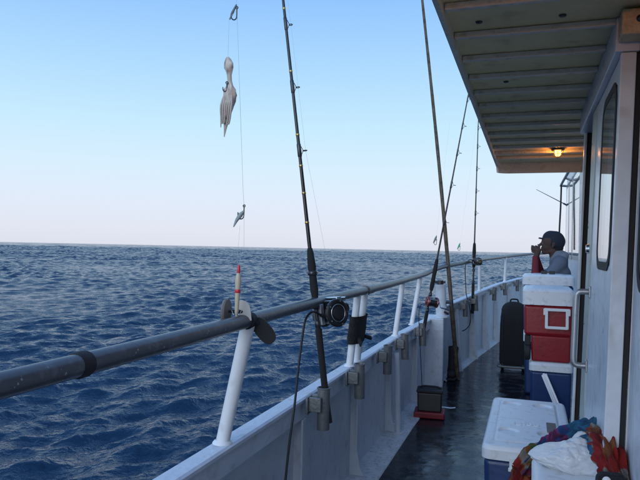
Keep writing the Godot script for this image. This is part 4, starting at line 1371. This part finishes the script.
func build_coolers():
	# large cooler in the foreground
	var fn := func(x: float, z: float):
		var y := 0.0
		# raised centre panel with a moulded line round it
		var px := 0.165 - absf(x)
		var pz := 0.46 - absf(z)
		var m := minf(px, pz)
		y += 0.006 * smoothstep(0.0, 0.012, m) - 0.004 * (1.0 - smoothstep(0.0, 0.008, absf(m)))
		for q in [[-0.105, -0.37], [0.085, -0.37], [-0.105, 0.26], [0.105, 0.26]]:
			y += dip(x, z, q[0], q[1], 0.06, 0.012)
		return y
	var c1 := cooler("large cooler with dark blue body and long white lid, foreground deck", -0.215, 0.235, -3.27, -4.38, 0.0, 0.52, 0.07, mats.coolblue, fn, 0.94, 72, 150)
	var em := TextMesh.new()
	em.text = "igloo"
	var ft := SystemFont.new()
	ft.font_names = PackedStringArray(["Droid Sans"])
	ft.font_weight = 700
	em.font = ft
	em.font_size = 64
	em.pixel_size = 0.001
	em.depth = 0.004
	part_at(c1, "raised_lettering", em, mats.coolwhite, Vector3(0.0, 0.5285, -3.72), Basis(Vector3.RIGHT, -PI / 2))
	var sk := Sh.new()
	sk.rbox(Vector3(0.132, 0.5285, -3.7), Vector3(0.05, 0.0025, 0.2), 0.001)
	part(c1, "sticker", sk, mat(Color(0.12, 0.09, 0.08), 0.5))
	var lt := Sh.new()
	lt.rbox(Vector3(-0.06, 0.44, -3.264), Vector3(0.035, 0.07, 0.012), 0.005, Basis.IDENTITY, 2)
	lt.rbox(Vector3(-0.06, 0.415, -3.258), Vector3(0.045, 0.02, 0.016), 0.005, Basis.IDENTITY, 2)
	part(c1, "latch", lt, mats.plastic_white)
	for z in [-3.27, -4.385]:
		var hd := Sh.new()
		hd.rbox(Vector3(0.06, 0.33, z), Vector3(0.16, 0.03, 0.03), 0.012, Basis.IDENTITY, 2)
		part(c1, "end_handle", hd, mats.plastic_white)
	# white cooler close to the viewer, below the towel
	var fn2 := func(x: float, z: float):
		return 0.004 * smoothstep(0.0, 0.012, minf(0.11 - absf(x), 0.24 - absf(z)))
	var c2 := cooler("all white cooler under the plastic bag and towel, nearest the viewer", 0.022, 0.292, -1.86, -2.64, 0.0, 0.70, 0.1, mats.coolwhite, fn2, 0.95)
	var l2 := Sh.new()
	l2.rbox(Vector3(0.16, 0.6, -1.854), Vector3(0.04, 0.08, 0.014), 0.005, Basis.IDENTITY, 2)
	part(c2, "latch", l2, mats.plastic_white)
	# red cooler
	var fn3 := func(x: float, z: float):
		return 0.006 * smoothstep(0.0, 0.015, minf(0.16 - absf(x), 0.3 - absf(z)))
	var c3 := cooler("red cooler with white lid and white swing handle, stacked on another", -0.05, 0.395, -6.0, -6.72, 0.74, 1.165, 0.145, mats.coolred, fn3, 0.97)
	var low := Sh.new()
	low.rbox(Vector3(0.2, 0.625, -6.36), Vector3(0.34, 0.24, 0.66), 0.02, Basis.IDENTITY, 2, 0.97)
	part(c3, "lower_body", low, mats.coolred)
	for z in [-6.08, -6.64]:
		var whl := Sh.new()
		whl.lathe(Vector3(0.0, 0.58, z), [Vector2(0.0, -0.028), Vector2(0.06, -0.028), Vector2(0.075, -0.018), Vector2(0.075, 0.018), Vector2(0.06, 0.028), Vector2(0.0, 0.028)], 20, Basis(Vector3.BACK, PI / 2))
		part(c3, "wheel", whl, mats.rubber)
	var wa := Sh.new()
	wa.rbox(Vector3(0.0, 0.69, -6.1), Vector3(0.055, 0.09, 0.12), 0.01)
	part(c3, "wheel_arch", wa, mats.rubber)
	var h3 := Sh.new()
	var fb := Basis.IDENTITY
	for q in [[Vector3(0.245, 0.985, -5.985), Vector3(0.215, 0.026, 0.026)], [Vector3(0.245, 0.825, -5.98), Vector3(0.185, 0.026, 0.026)], [Vector3(0.158, 0.9, -5.98), Vector3(0.026, 0.17, 0.022)], [Vector3(0.332, 0.9, -5.98), Vector3(0.026, 0.17, 0.022)], [Vector3(0.142, 0.965, -5.985), Vector3(0.022, 0.06, 0.03)], [Vector3(0.348, 0.965, -5.985), Vector3(0.022, 0.06, 0.03)]]:
		h3.rbox(q[0], q[1], 0.006, fb, 2)
	part(c3, "swing_handle", h3, mats.plastic_white)
	for x in [0.03, 0.12, 0.31]:
		var hg := Sh.new()
		hg.rbox(Vector3(x, 1.03, -5.994), Vector3(0.03, 0.015, 0.01), 0.003)
		part(c3, "lid_clip", hg, mats.coolwhite)
	# lower blue cooler carrying the red one
	var c4 := cooler("low blue cooler with white lid beneath the red cooler", 0.015, 0.39, -5.97, -6.78, 0.0, 0.503, 0.075, mats.coolblue, fn3, 0.96)
	var th := Sh.new()
	th.tube([Vector3(0.14, 0.41, -5.965), Vector3(0.25, 0.16, -5.83)], 0.012, 8)
	th.rbox(Vector3(0.2, 0.28, -5.9), Vector3(0.05, 0.3, 0.016), 0.006, Basis(Vector3(0.91, 0.41, 0).normalized(), Vector3(-0.38, 0.84, -0.4).normalized(), Vector3(0.17, -0.36, 0.9).normalized()).orthonormalized(), 2)
	part(c4, "tow_handle", th, mats.plastic_white)
	# coolers behind, by the person
	var c5 := cooler("blue cooler with white lid directly in front of the seated-height person", -0.065, 0.455, -6.93, -7.38, 0.66, 1.262, 0.105, mats.coolblue, fn3, 0.96)
	c5.set_meta("label", "blue cooler with white lid between the red cooler and the person")
	cooler("blue and white cooler at the bottom of the stack before the person", -0.045, 0.43, -6.94, -7.37, 0.0, 0.655, 0.1, mats.coolblue, fn3, 0.96)
	# sunglasses on the far lid
	var sg := thing("sunglasses", "dark sunglasses lying on the far white cooler lid", "sunglasses", Vector3(0.2, 1.27, -7.1))
	for x in [0.155, 0.235]:
		var s := Sh.new()
		s.rbox(Vector3(x, 1.287, -7.08), Vector3(0.06, 0.036, 0.008), 0.012, Basis(Vector3.RIGHT, -0.3), 2)
		part(sg, "lens", s, mats.black)
	var s2 := Sh.new()
	s2.tube([Vector3(0.185, 1.292, -7.08), Vector3(0.205, 1.292, -7.08)], 0.004, 6)
	for x in [0.125, 0.265]: s2.tube([Vector3(x, 1.29, -7.08), Vector3(x, 1.277, -7.2)], 0.004, 6)
	part(sg, "frame", s2, mats.black)
	build_towel()

func towel_h(x: float, z: float) -> float:
	return 0.0

func build_towel():
	# bright printed towel heaped over the back of the near cooler
	var t := thing("beach_towel", "crumpled multicoloured beach towel heaped over the near white cooler", "towel", Vector3(0.15, 0.7, -2.4))
	var nz := noise(71, 7.0, 3)
	var nc := noise(73, 9.0, 2)
	var nf := noise(75, 16.0, 2)
	# spine of the heap (left front corner, over the back, down to the right front)
	var spine := smooth_path([Vector3(-0.03, 0.38, -2.72), Vector3(-0.026, 0.53, -2.72), Vector3(0.008, 0.63, -2.71), Vector3(0.07, 0.695, -2.69), Vector3(0.14, 0.755, -2.65), Vector3(0.21, 0.812, -2.57), Vector3(0.25, 0.85, -2.44), Vector3(0.258, 0.865, -2.3), Vector3(0.258, 0.855, -2.18), Vector3(0.262, 0.80, -2.09), Vector3(0.266, 0.74, -2.03)], 20)
	var wd := [0.042, 0.044, 0.046, 0.048, 0.052, 0.056, 0.058, 0.055, 0.05, 0.045, 0.04]
	var nu := spine.size()
	var nv := 120
	var pts := []
	var cols := []
	var pal := [Color(0.42, 0.02, 0.015), Color(0.03, 0.09, 0.32), Color(0.03, 0.2, 0.36), Color(0.2, 0.04, 0.14), Color(0.42, 0.12, 0.03), Color(0.05, 0.2, 0.06), Color(0.4, 0.36, 0.3), Color(0.3, 0.05, 0.2)]
	for i in nu:
		var f := float(i) / (nu - 1)
		var tg: Vector3 = (spine[mini(i + 1, nu - 1)] - spine[maxi(i - 1, 0)]).normalized()
		var u := tg.cross(Vector3.UP).normalized()
		if absf(tg.y) > 0.92: u = Vector3(0, 0, -1)
		var w2 := u.cross(tg).normalized()
		var fw := f * (wd.size() - 1)
		var R: float = lerpf(wd[int(fw)], wd[mini(int(fw) + 1, wd.size() - 1)], fw - int(fw))
		for j in nv + 1:
			var a := TAU * j / nv
			var d := u * cos(a) + w2 * sin(a)
			var fold := 0.16 * sin(a * 5.0 + f * 9.0) + 0.45 * nz.get_noise_3d(cos(a) * 0.3 + f * 1.2, sin(a) * 0.3, f * 2.0) + 0.12 * sin(a * 11.0 - f * 14.0)
			var p: Vector3 = spine[i] + d * R * (0.85 + fold)
			p.x = minf(p.x, 0.294)
			pts.append(p)
			var q := clampf(0.5 + 0.75 * nc.get_noise_3d(cos(a) * 0.09 + f * 0.9, sin(a) * 0.09, f * 0.55), 0.0, 0.999)
			var set_ := [0, 0, 4, 3, 0]
			if f > 0.2: set_ = [5, 4, 6, 1, 0]
			if f > 0.3: set_ = [1, 1, 7, 3, 1]
			if f > 0.46: set_ = [3, 1, 2, 2, 1]
			if f > 0.62: set_ = [2, 2, 6, 4, 0]
			if f > 0.7: set_ = [4, 0, 0, 0, 6]
			var idx: int = set_[int(q * 5.0)]
			var c: Color = pal[idx]
			cols.append(c * (0.5 + 0.3 * nf.get_noise_3d(p.x, p.y, p.z)))
	var s := Sh.new()
	s.grid(pts, nv + 1, nu, Vector3.ZERO, cols)
	var tm: StandardMaterial3D = mats.vc.duplicate()
	tm.roughness = 0.95
	tri(tm, null, 9.0, normal_tex(77, 256, 0.15, 3, 10.0), 0.9)
	part(t, "cloth", s, tm)
	# white plastic bag in front of the towel
	var b := thing("plastic_bag", "crumpled white plastic carrier bag lying on the near cooler lid", "bag", Vector3(0.15, 0.7, -2.2))
	var bs := Sh.new()
	var bp := []
	var nb := noise(79, 9.0, 4, FastNoiseLite.TYPE_CELLULAR)
	var nb2 := noise(80, 14.0, 3)
	var W := 120
	var H := 70
	for j in H + 1:
		for i in W + 1:
			var a := TAU * i / W
			var ph := PI * (float(j) / H - 0.5)
			var d := Vector3(cos(a) * cos(ph), sin(ph), sin(a) * cos(ph))
			# sharp thin creases over a slack, loosely filled shape
			var cr := absf(nb2.get_noise_3d(d.x * 0.036, d.y * 0.034 + d.x * 0.02, d.z * 0.036))
			var cr2 := absf(nb2.get_noise_3d(d.x * 0.13 + 3.0, d.y * 0.13, d.z * 0.13))
			var k := 0.9 + 0.24 * nb2.get_noise_3d(d.x * 0.03, d.y * 0.03 + 7.0, d.z * 0.03) + 0.30 * cr + 0.09 * cr2
			var sx := 0.112 + 0.045 * pow(maxf(-d.x, 0.0), 3.0)
			var p := Vector3(d.x * sx, d.y * lerpf(0.05, 0.088, smoothstep(-0.9, 0.5, d.x)), d.z * 0.075) * k
			p += Vector3(0.158, 0.745, -2.475)
			p.y = maxf(p.y, 0.704 + 0.004 * cr2)
			p.x = minf(p.x, 0.262)
			bp.append(p)
	bs.grid(bp, W + 1, H + 1)
	part(b, "film", bs, mats.bagfilm)
	for q in [[Vector3(0.17, 0.80, -2.48), Vector3(0.19, 0.832, -2.49), Vector3(0.21, 0.84, -2.48)]]:
		var kn := Sh.new()
		kn.tube(smooth_path(q, 3), [0.018, 0.018, 0.016, 0.014, 0.011, 0.008, 0.003], 9)
		part(b, "ear", kn, mats.bagfilm)
	# black pouch with a white snap
	var p := thing("snap_pouch", "black pouch with a round white snap at the corner of the towel", "pouch", Vector3(0.25, 0.7, -2.05))
	var p1 := Sh.new()
	p1.rbox(Vector3(0.243, 0.775, -2.05), Vector3(0.085, 0.14, 0.06), 0.022, Basis(Vector3.UP, 0.1), 3)
	part(p, "body", p1, mats.cloth_black)
	var p2 := Sh.new()
	p2.rbox(Vector3(0.243, 0.82, -2.02), Vector3(0.083, 0.05, 0.01), 0.005, Basis(Vector3.UP, 0.1), 2)
	part(p, "flap", p2, mats.cloth_black)
	var p3 := Sh.new()
	p3.lathe(Vector3(0.226, 0.834, -2.012), [Vector2(0.0, 0.006), Vector2(0.009, 0.005), Vector2(0.012, 0.0)], 16, Basis(Vector3.RIGHT, PI / 2))
	part(p, "snap", p3, mats.plastic_white)

# ---------------------------------------------------------------- person (distance field meshed as surface nets)
# prim: [a, b, ra, rb, colour, group]
func sdf_mesh(sh: Sh, prims: Array, cell: float, blend: float):
	var lo := Vector3.INF
	var hi := -Vector3.INF
	for p in prims:
		for e in 2:
			var r: float = p[2 + e] + blend + cell * 2
			lo = lo.min(p[e] - Vector3.ONE * r); hi = hi.max(p[e] + Vector3.ONE * r)
	var nx := int((hi.x - lo.x) / cell) + 2
	var ny := int((hi.y - lo.y) / cell) + 2
	var nz := int((hi.z - lo.z) / cell) + 2
	var F := PackedFloat32Array()
	F.resize(nx * ny * nz)
	F.fill(1.0)
	for p in prims:
		var a: Vector3 = p[0]
		var b: Vector3 = p[1]
		var ra: float = p[2]
		var rb: float = p[3]
		var ab := b - a
		var l2 := maxf(ab.length_squared(), 1e-9)
		var m := maxf(ra, rb) + blend + cell * 2
		var l := ((a.min(b) - Vector3.ONE * m - lo) / cell).floor()
		var h := ((a.max(b) + Vector3.ONE * m - lo) / cell).ceil()
		for k in range(maxi(int(l.z), 0), mini(int(h.z), nz - 1) + 1):
			for j in range(maxi(int(l.y), 0), mini(int(h.y), ny - 1) + 1):
				for i in range(maxi(int(l.x), 0), mini(int(h.x), nx - 1) + 1):
					var q := lo + Vector3(i, j, k) * cell
					var t := clampf((q - a).dot(ab) / l2, 0.0, 1.0)
					var d := q.distance_to(a + ab * t) - lerpf(ra, rb, t)
					var id := (k * ny + j) * nx + i
					var o := F[id]
					var hh := maxf(blend - absf(d - o), 0.0) / blend
					F[id] = minf(d, o) - hh * hh * blend * 0.25
	var vid := {}
	var vp := []
	var vc := []
	for k in nz - 1:
		for j in ny - 1:
			for i in nx - 1:
				var id := (k * ny + j) * nx + i
				var s := 0
				var cs := [F[id], F[id + 1], F[id + nx], F[id + nx + 1], F[id + nx * ny], F[id + nx * ny + 1], F[id + nx * ny + nx], F[id + nx * ny + nx + 1]]
				for c in cs:
					if c < 0.0: s += 1
				if s == 0 or s == 8: continue
				var acc := Vector3.ZERO
				var n := 0
				for e in [[0, 1], [2, 3], [4, 5], [6, 7], [0, 2], [1, 3], [4, 6], [5, 7], [0, 4], [1, 5], [2, 6], [3, 7]]:
					var f0: float = cs[e[0]]
					var f1: float = cs[e[1]]
					if (f0 < 0.0) != (f1 < 0.0):
						var t := f0 / (f0 - f1)
						var p0 := Vector3(e[0] & 1, (e[0] >> 1) & 1, e[0] >> 2)
						var p1 := Vector3(e[1] & 1, (e[1] >> 1) & 1, e[1] >> 2)
						acc += p0.lerp(p1, t); n += 1
				var pos := lo + (Vector3(i, j, k) + acc / n) * cell
				vid[id] = vp.size()
				vp.append(pos)
				var best := 1e9
				var col := Color(1, 1, 1)
				for p in prims:
					var ab: Vector3 = p[1] - p[0]
					var t2 := clampf((pos - p[0]).dot(ab) / maxf(ab.length_squared(), 1e-9), 0.0, 1.0)
					var d2: float = pos.distance_to(p[0] + ab * t2) - lerpf(p[2], p[3], t2)
					if d2 < best:
						best = d2; col = p[4]
				vc.append(col)
	var vn := []
	for p in vp:
		var g: Vector3 = (p - lo) / cell
		var gi := Vector3i(clampi(int(g.x), 1, nx - 3), clampi(int(g.y), 1, ny - 3), clampi(int(g.z), 1, nz - 3))
		var id := (gi.z * ny + gi.y) * nx + gi.x
		var fr := g - Vector3(gi)
		var S := func(o: int): return lerpf(lerpf(lerpf(F[o], F[o + 1], fr.x), lerpf(F[o + nx], F[o + nx + 1], fr.x), fr.y), lerpf(lerpf(F[o + nx * ny], F[o + nx * ny + 1], fr.x), lerpf(F[o + nx * ny + nx], F[o + nx * ny + nx + 1], fr.x), fr.y), fr.z)
		vn.append(Vector3(S.call(id + 1) - S.call(id - 1), S.call(id + nx) - S.call(id - nx), S.call(id + nx * ny) - S.call(id - nx * ny)).normalized())
	for k in range(1, nz - 1):
		for j in range(1, ny - 1):
			for i in range(1, nx - 1):
				var id := (k * ny + j) * nx + i
				for ax in 3:
					var st: int = [1, nx, nx * ny][ax]
					if (F[id] < 0.0) == (F[id + st] < 0.0): continue
					var u: int = [nx, nx * ny, 1][ax]
					var w: int = [nx * ny, 1, nx][ax]
					var q := [id, id - u, id - u - w, id - w]
					if not (vid.has(q[0]) and vid.has(q[1]) and vid.has(q[2]) and vid.has(q[3])): continue
					var ids := [vid[q[0]], vid[q[1]], vid[q[2]], vid[q[3]]]
					sh.col = vc[ids[0]]
					sh.squad([vp[ids[0]], vp[ids[1]], vp[ids[2]], vp[ids[3]]], [vn[ids[0]], vn[ids[1]], vn[ids[2]], vn[ids[3]]])

func build_person():
	var o := Vector3(0.27, 0.0, -7.66)
	var t := thing("person", "person in grey hooded jacket and dark cap with hands raised to the mouth", "person", o)
	var grey := Color(0.11, 0.13, 0.17)
	var red := Color(0.15, 0.012, 0.022)
	var jeans := Color(0.03, 0.04, 0.07)
	var skin := Color(0.075, 0.042, 0.032)
	var shoe := Color(0.02, 0.02, 0.02)
	# faces the sea (-x), turned a little aft; y up, metres from o
	var V := func(x: float, y: float, z: float): return o + Vector3(x, y, z)
	var sh := Sh.new()
	# legs, torso, upper arms
	var body := [
		[V.call(0.02, 0.05, 0.10), V.call(0.03, 0.46, 0.095), 0.042, 0.055, jeans],
		[V.call(0.03, 0.46, 0.095), V.call(0.03, 0.88, 0.085), 0.06, 0.085, jeans],
		[V.call(0.04, 0.05, -0.10), V.call(0.04, 0.46, -0.095), 0.042, 0.055, jeans],
		[V.call(0.04, 0.46, -0.095), V.call(0.03, 0.88, -0.085), 0.06, 0.085, jeans],
		[V.call(0.03, 0.9, 0.06), V.call(0.03, 0.9, -0.06), 0.1, 0.1, jeans],
		[V.call(0.03, 0.035, 0.10), V.call(-0.15, 0.032, 0.115), 0.04, 0.034, shoe],
		[V.call(0.05, 0.035, -0.10), V.call(-0.13, 0.032, -0.115), 0.04, 0.034, shoe],
		[V.call(0.03, 0.98, 0.055), V.call(0.03, 0.98, -0.055), 0.115, 0.115, grey],
		[V.call(0.03, 1.0, 0.0), V.call(0.05, 1.24, 0.0), 0.125, 0.13, grey],
		[V.call(0.055, 1.25, 0.08), V.call(0.055, 1.25, -0.08), 0.13, 0.13, grey],
		[V.call(0.06, 1.385, 0.14), V.call(0.06, 1.385, -0.14), 0.078, 0.078, grey],
		[V.call(0.06, 1.37, 0.0), V.call(0.03, 1.46, 0.0), 0.085, 0.058, grey],
		[V.call(0.05, 1.40, 0.0), V.call(0.035, 1.485, 0.0), 0.1, 0.074, Color(0.16, 0.18, 0.22)],
		# hood lying behind the neck
		[V.call(0.11, 1.465, 0.07), V.call(0.11, 1.465, -0.07), 0.05, 0.05, Color(0.16, 0.18, 0.22)],
		[V.call(0.09, 1.45, 0.08), V.call(-0.01, 1.41, 0.07), 0.03, 0.022, Color(0.16, 0.18, 0.22)],
		[V.call(0.09, 1.45, -0.08), V.call(-0.01, 1.41, -0.07), 0.03, 0.022, Color(0.16, 0.18, 0.22)],
		# near arm: grey upper arm forward, red forearm up to the face
		[V.call(0.05, 1.37, 0.17), V.call(-0.10, 1.17, 0.21), 0.07, 0.058, grey],
		[V.call(-0.12, 1.17, 0.2), V.call(-0.2, 1.235, 0.16), 0.045, 0.044, red],
		[V.call(-0.2, 1.235, 0.16), V.call(-0.2, 1.44, 0.05), 0.044, 0.035, red],
		# far arm
		[V.call(0.05, 1.37, -0.17), V.call(-0.11, 1.18, -0.2), 0.058, 0.05, grey],
		[V.call(-0.11, 1.18, -0.2), V.call(-0.19, 1.44, -0.03), 0.048, 0.036, red],
	]
	sdf_mesh(sh, body, 0.015, 0.03)
	# hands at the mouth: palm, four fingers and a thumb each, wrapped round a small cup
	for s in [1.0, -1.0]:
		var w: Vector3 = V.call(-0.195, 1.45, 0.05) if s > 0 else V.call(-0.185, 1.45, -0.03)
		var pc: Vector3 = V.call(-0.175, 1.515, 0.045 * s)
		var pr := [[w - Vector3(0, 0.03, 0), w, 0.03, 0.027, skin], [w, pc, 0.028, 0.032, skin], [pc + Vector3(0.012, 0.005, 0), pc + Vector3(-0.02, 0.015, 0), 0.027, 0.025, skin]]
		for f in 4:
			var y := 0.052 - 0.021 * f
			var k: float = [0.95, 1.05, 1.0, 0.85][f]
			var a := pc + Vector3(-0.022, y - 0.005, -0.002 * s)
			var b := a + Vector3(-0.034 * k, 0.006, -0.012 * s)
			var c := b + Vector3(-0.01, 0.004, -0.026 * s * k)
			var d := c + Vector3(0.014, 0.002, -0.014 * s * k)
			pr.append([a, b, 0.0098, 0.0092, skin]); pr.append([b, c, 0.0092, 0.0086, skin]); pr.append([c, d, 0.0086, 0.0076, skin])
		var ta := pc + Vector3(0.015, 0.03, -0.008 * s)
		pr.append([ta, ta + Vector3(0.0, 0.026, -0.012 * s), 0.0115, 0.0105, skin])
		pr.append([ta + Vector3(0.0, 0.026, -0.012 * s), ta + Vector3(-0.012, 0.044, -0.022 * s), 0.0105, 0.0085, skin])
		sdf_mesh(sh, pr, 0.0045, 0.008)
	# head, facing -x and tipped back a little
	var H: Vector3 = V.call(-0.025, 1.592, 0.0)
	var hb := Basis(Vector3.BACK, -0.12)
	var P := func(x: float, y: float, z: float): return H + hb * Vector3(x, y, z) * 1.14
	var hd := [
		[P.call(0.02, 0.03, 0.0), P.call(-0.015, 0.035, 0.0), 0.088, 0.085, skin],
		[P.call(0.035, -0.0, 0.0), P.call(-0.03, -0.02, 0.0), 0.07, 0.062, skin],
		[P.call(-0.04, -0.05, 0.0), P.call(-0.058, -0.078, 0.0), 0.046, 0.028, skin],
		[P.call(0.02, -0.06, 0.035), P.call(-0.055, -0.085, 0.012), 0.028, 0.02, skin],
		[P.call(0.02, -0.06, -0.035), P.call(-0.055, -0.085, -0.012), 0.028, 0.02, skin],
		[P.call(0.03, -0.05, 0.0), V.call(0.03, 1.43, 0.0), 0.056, 0.062, skin],
		[P.call(-0.092, 0.012, 0.0), P.call(-0.112, -0.02, 0.0), 0.009, 0.014, skin],
		[P.call(-0.085, 0.022, 0.028), P.call(-0.085, 0.022, -0.028), 0.013, 0.013, skin],
		[P.call(-0.088, -0.046, 0.016), P.call(-0.088, -0.046, -0.016), 0.01, 0.01, Color(0.11, 0.045, 0.04)],
		[P.call(-0.086, -0.06, 0.012), P.call(-0.086, -0.06, -0.012), 0.01, 0.01, Color(0.11, 0.045, 0.04)],
		[P.call(0.018, 0.015, 0.083), P.call(0.012, -0.022, 0.08), 0.015, 0.01, skin],
		[P.call(0.018, 0.015, -0.083), P.call(0.012, -0.022, -0.08), 0.015, 0.01, skin],
		[P.call(-0.082, 0.008, 0.031), P.call(-0.0825, 0.008, 0.031), 0.0105, 0.0105, Color(0.25, 0.23, 0.22)],
		[P.call(-0.082, 0.008, -0.031), P.call(-0.0825, 0.008, -0.031), 0.0105, 0.0105, Color(0.25, 0.23, 0.22)],
	]
	for p in hd:
		p[2] *= 1.14; p[3] *= 1.14
	sdf_mesh(sh, hd, 0.006, 0.012)
	part(t, "body", sh, mats.vc)
	# hair below the cap
	var hr := Sh.new()
	hr.col = Color(0.012, 0.01, 0.009)
	var hc := Color(0.012, 0.01, 0.009)
	sdf_mesh(hr, [[P.call(0.035, 0.015, 0.0), P.call(0.05, -0.02, 0.0), 0.0946, 0.0752, hc], [P.call(0.03, 0.0, 0.06), P.call(0.0, 0.01, 0.07), 0.0342, 0.0205, hc], [P.call(0.03, 0.0, -0.06), P.call(0.0, 0.01, -0.07), 0.0342, 0.0205, hc]], 0.007, 0.01)
	part(t, "hair", hr, mats.vc)
	# pupils
	for s in [-1.0, 1.0]:
		var pu := Sh.new()
		pu.lathe(P.call(-0.0905, 0.008, 0.031 * s), [Vector2(0.0, 0.003), Vector2(0.004, 0.002), Vector2(0.0048, 0.0)], 10, hb * Basis(Vector3.BACK, PI / 2))
		part(t, "pupil", pu, mats.black)
	# cap
	var cc := Color(0.012, 0.016, 0.03)
	var cp := Sh.new()
	sdf_mesh(cp, [[P.call(0.024, 0.058, 0.0), P.call(-0.018, 0.06, 0.0), 0.0958, 0.0912, cc], [P.call(0.03, 0.035, 0.0), P.call(0.03, 0.035, 0.0), 0.1094, 0.1094, cc]], 0.008, 0.012)
	var capn := part(t, "cap", cp, mats.vc)
	var pk := Sh.new()
	var bill := []
	for k in 7:
		var z := -0.045 + 0.015 * k
		var reach := 0.128 - 9.0 * z * z
		bill.append([P.call(-0.07, 0.048, z), P.call(-reach, 0.05, z * 0.9), 0.011, 0.009, cc])
	sdf_mesh(pk, bill, 0.006, 0.008)
	part(capn, "peak", pk, mats.vc)
	# cup in the hands
	var cu := thing("cup", "small dark cup held up in the person's hands", "cup", V.call(-0.24, 1.5, 0.0))
	var c1 := Sh.new()
	c1.lathe(V.call(-0.207, 1.49, 0.003), [Vector2(0.0, 0.0), Vector2(0.02, 0.0), Vector2(0.024, 0.03), Vector2(0.028, 0.085), Vector2(0.029, 0.09), Vector2(0.026, 0.088), Vector2(0.022, 0.03), Vector2(0.0, 0.01)], 18, Basis(Vector3.BACK, -0.35))
	part(cu, "vessel", c1, mat(Color(0.05, 0.05, 0.06), 0.4))
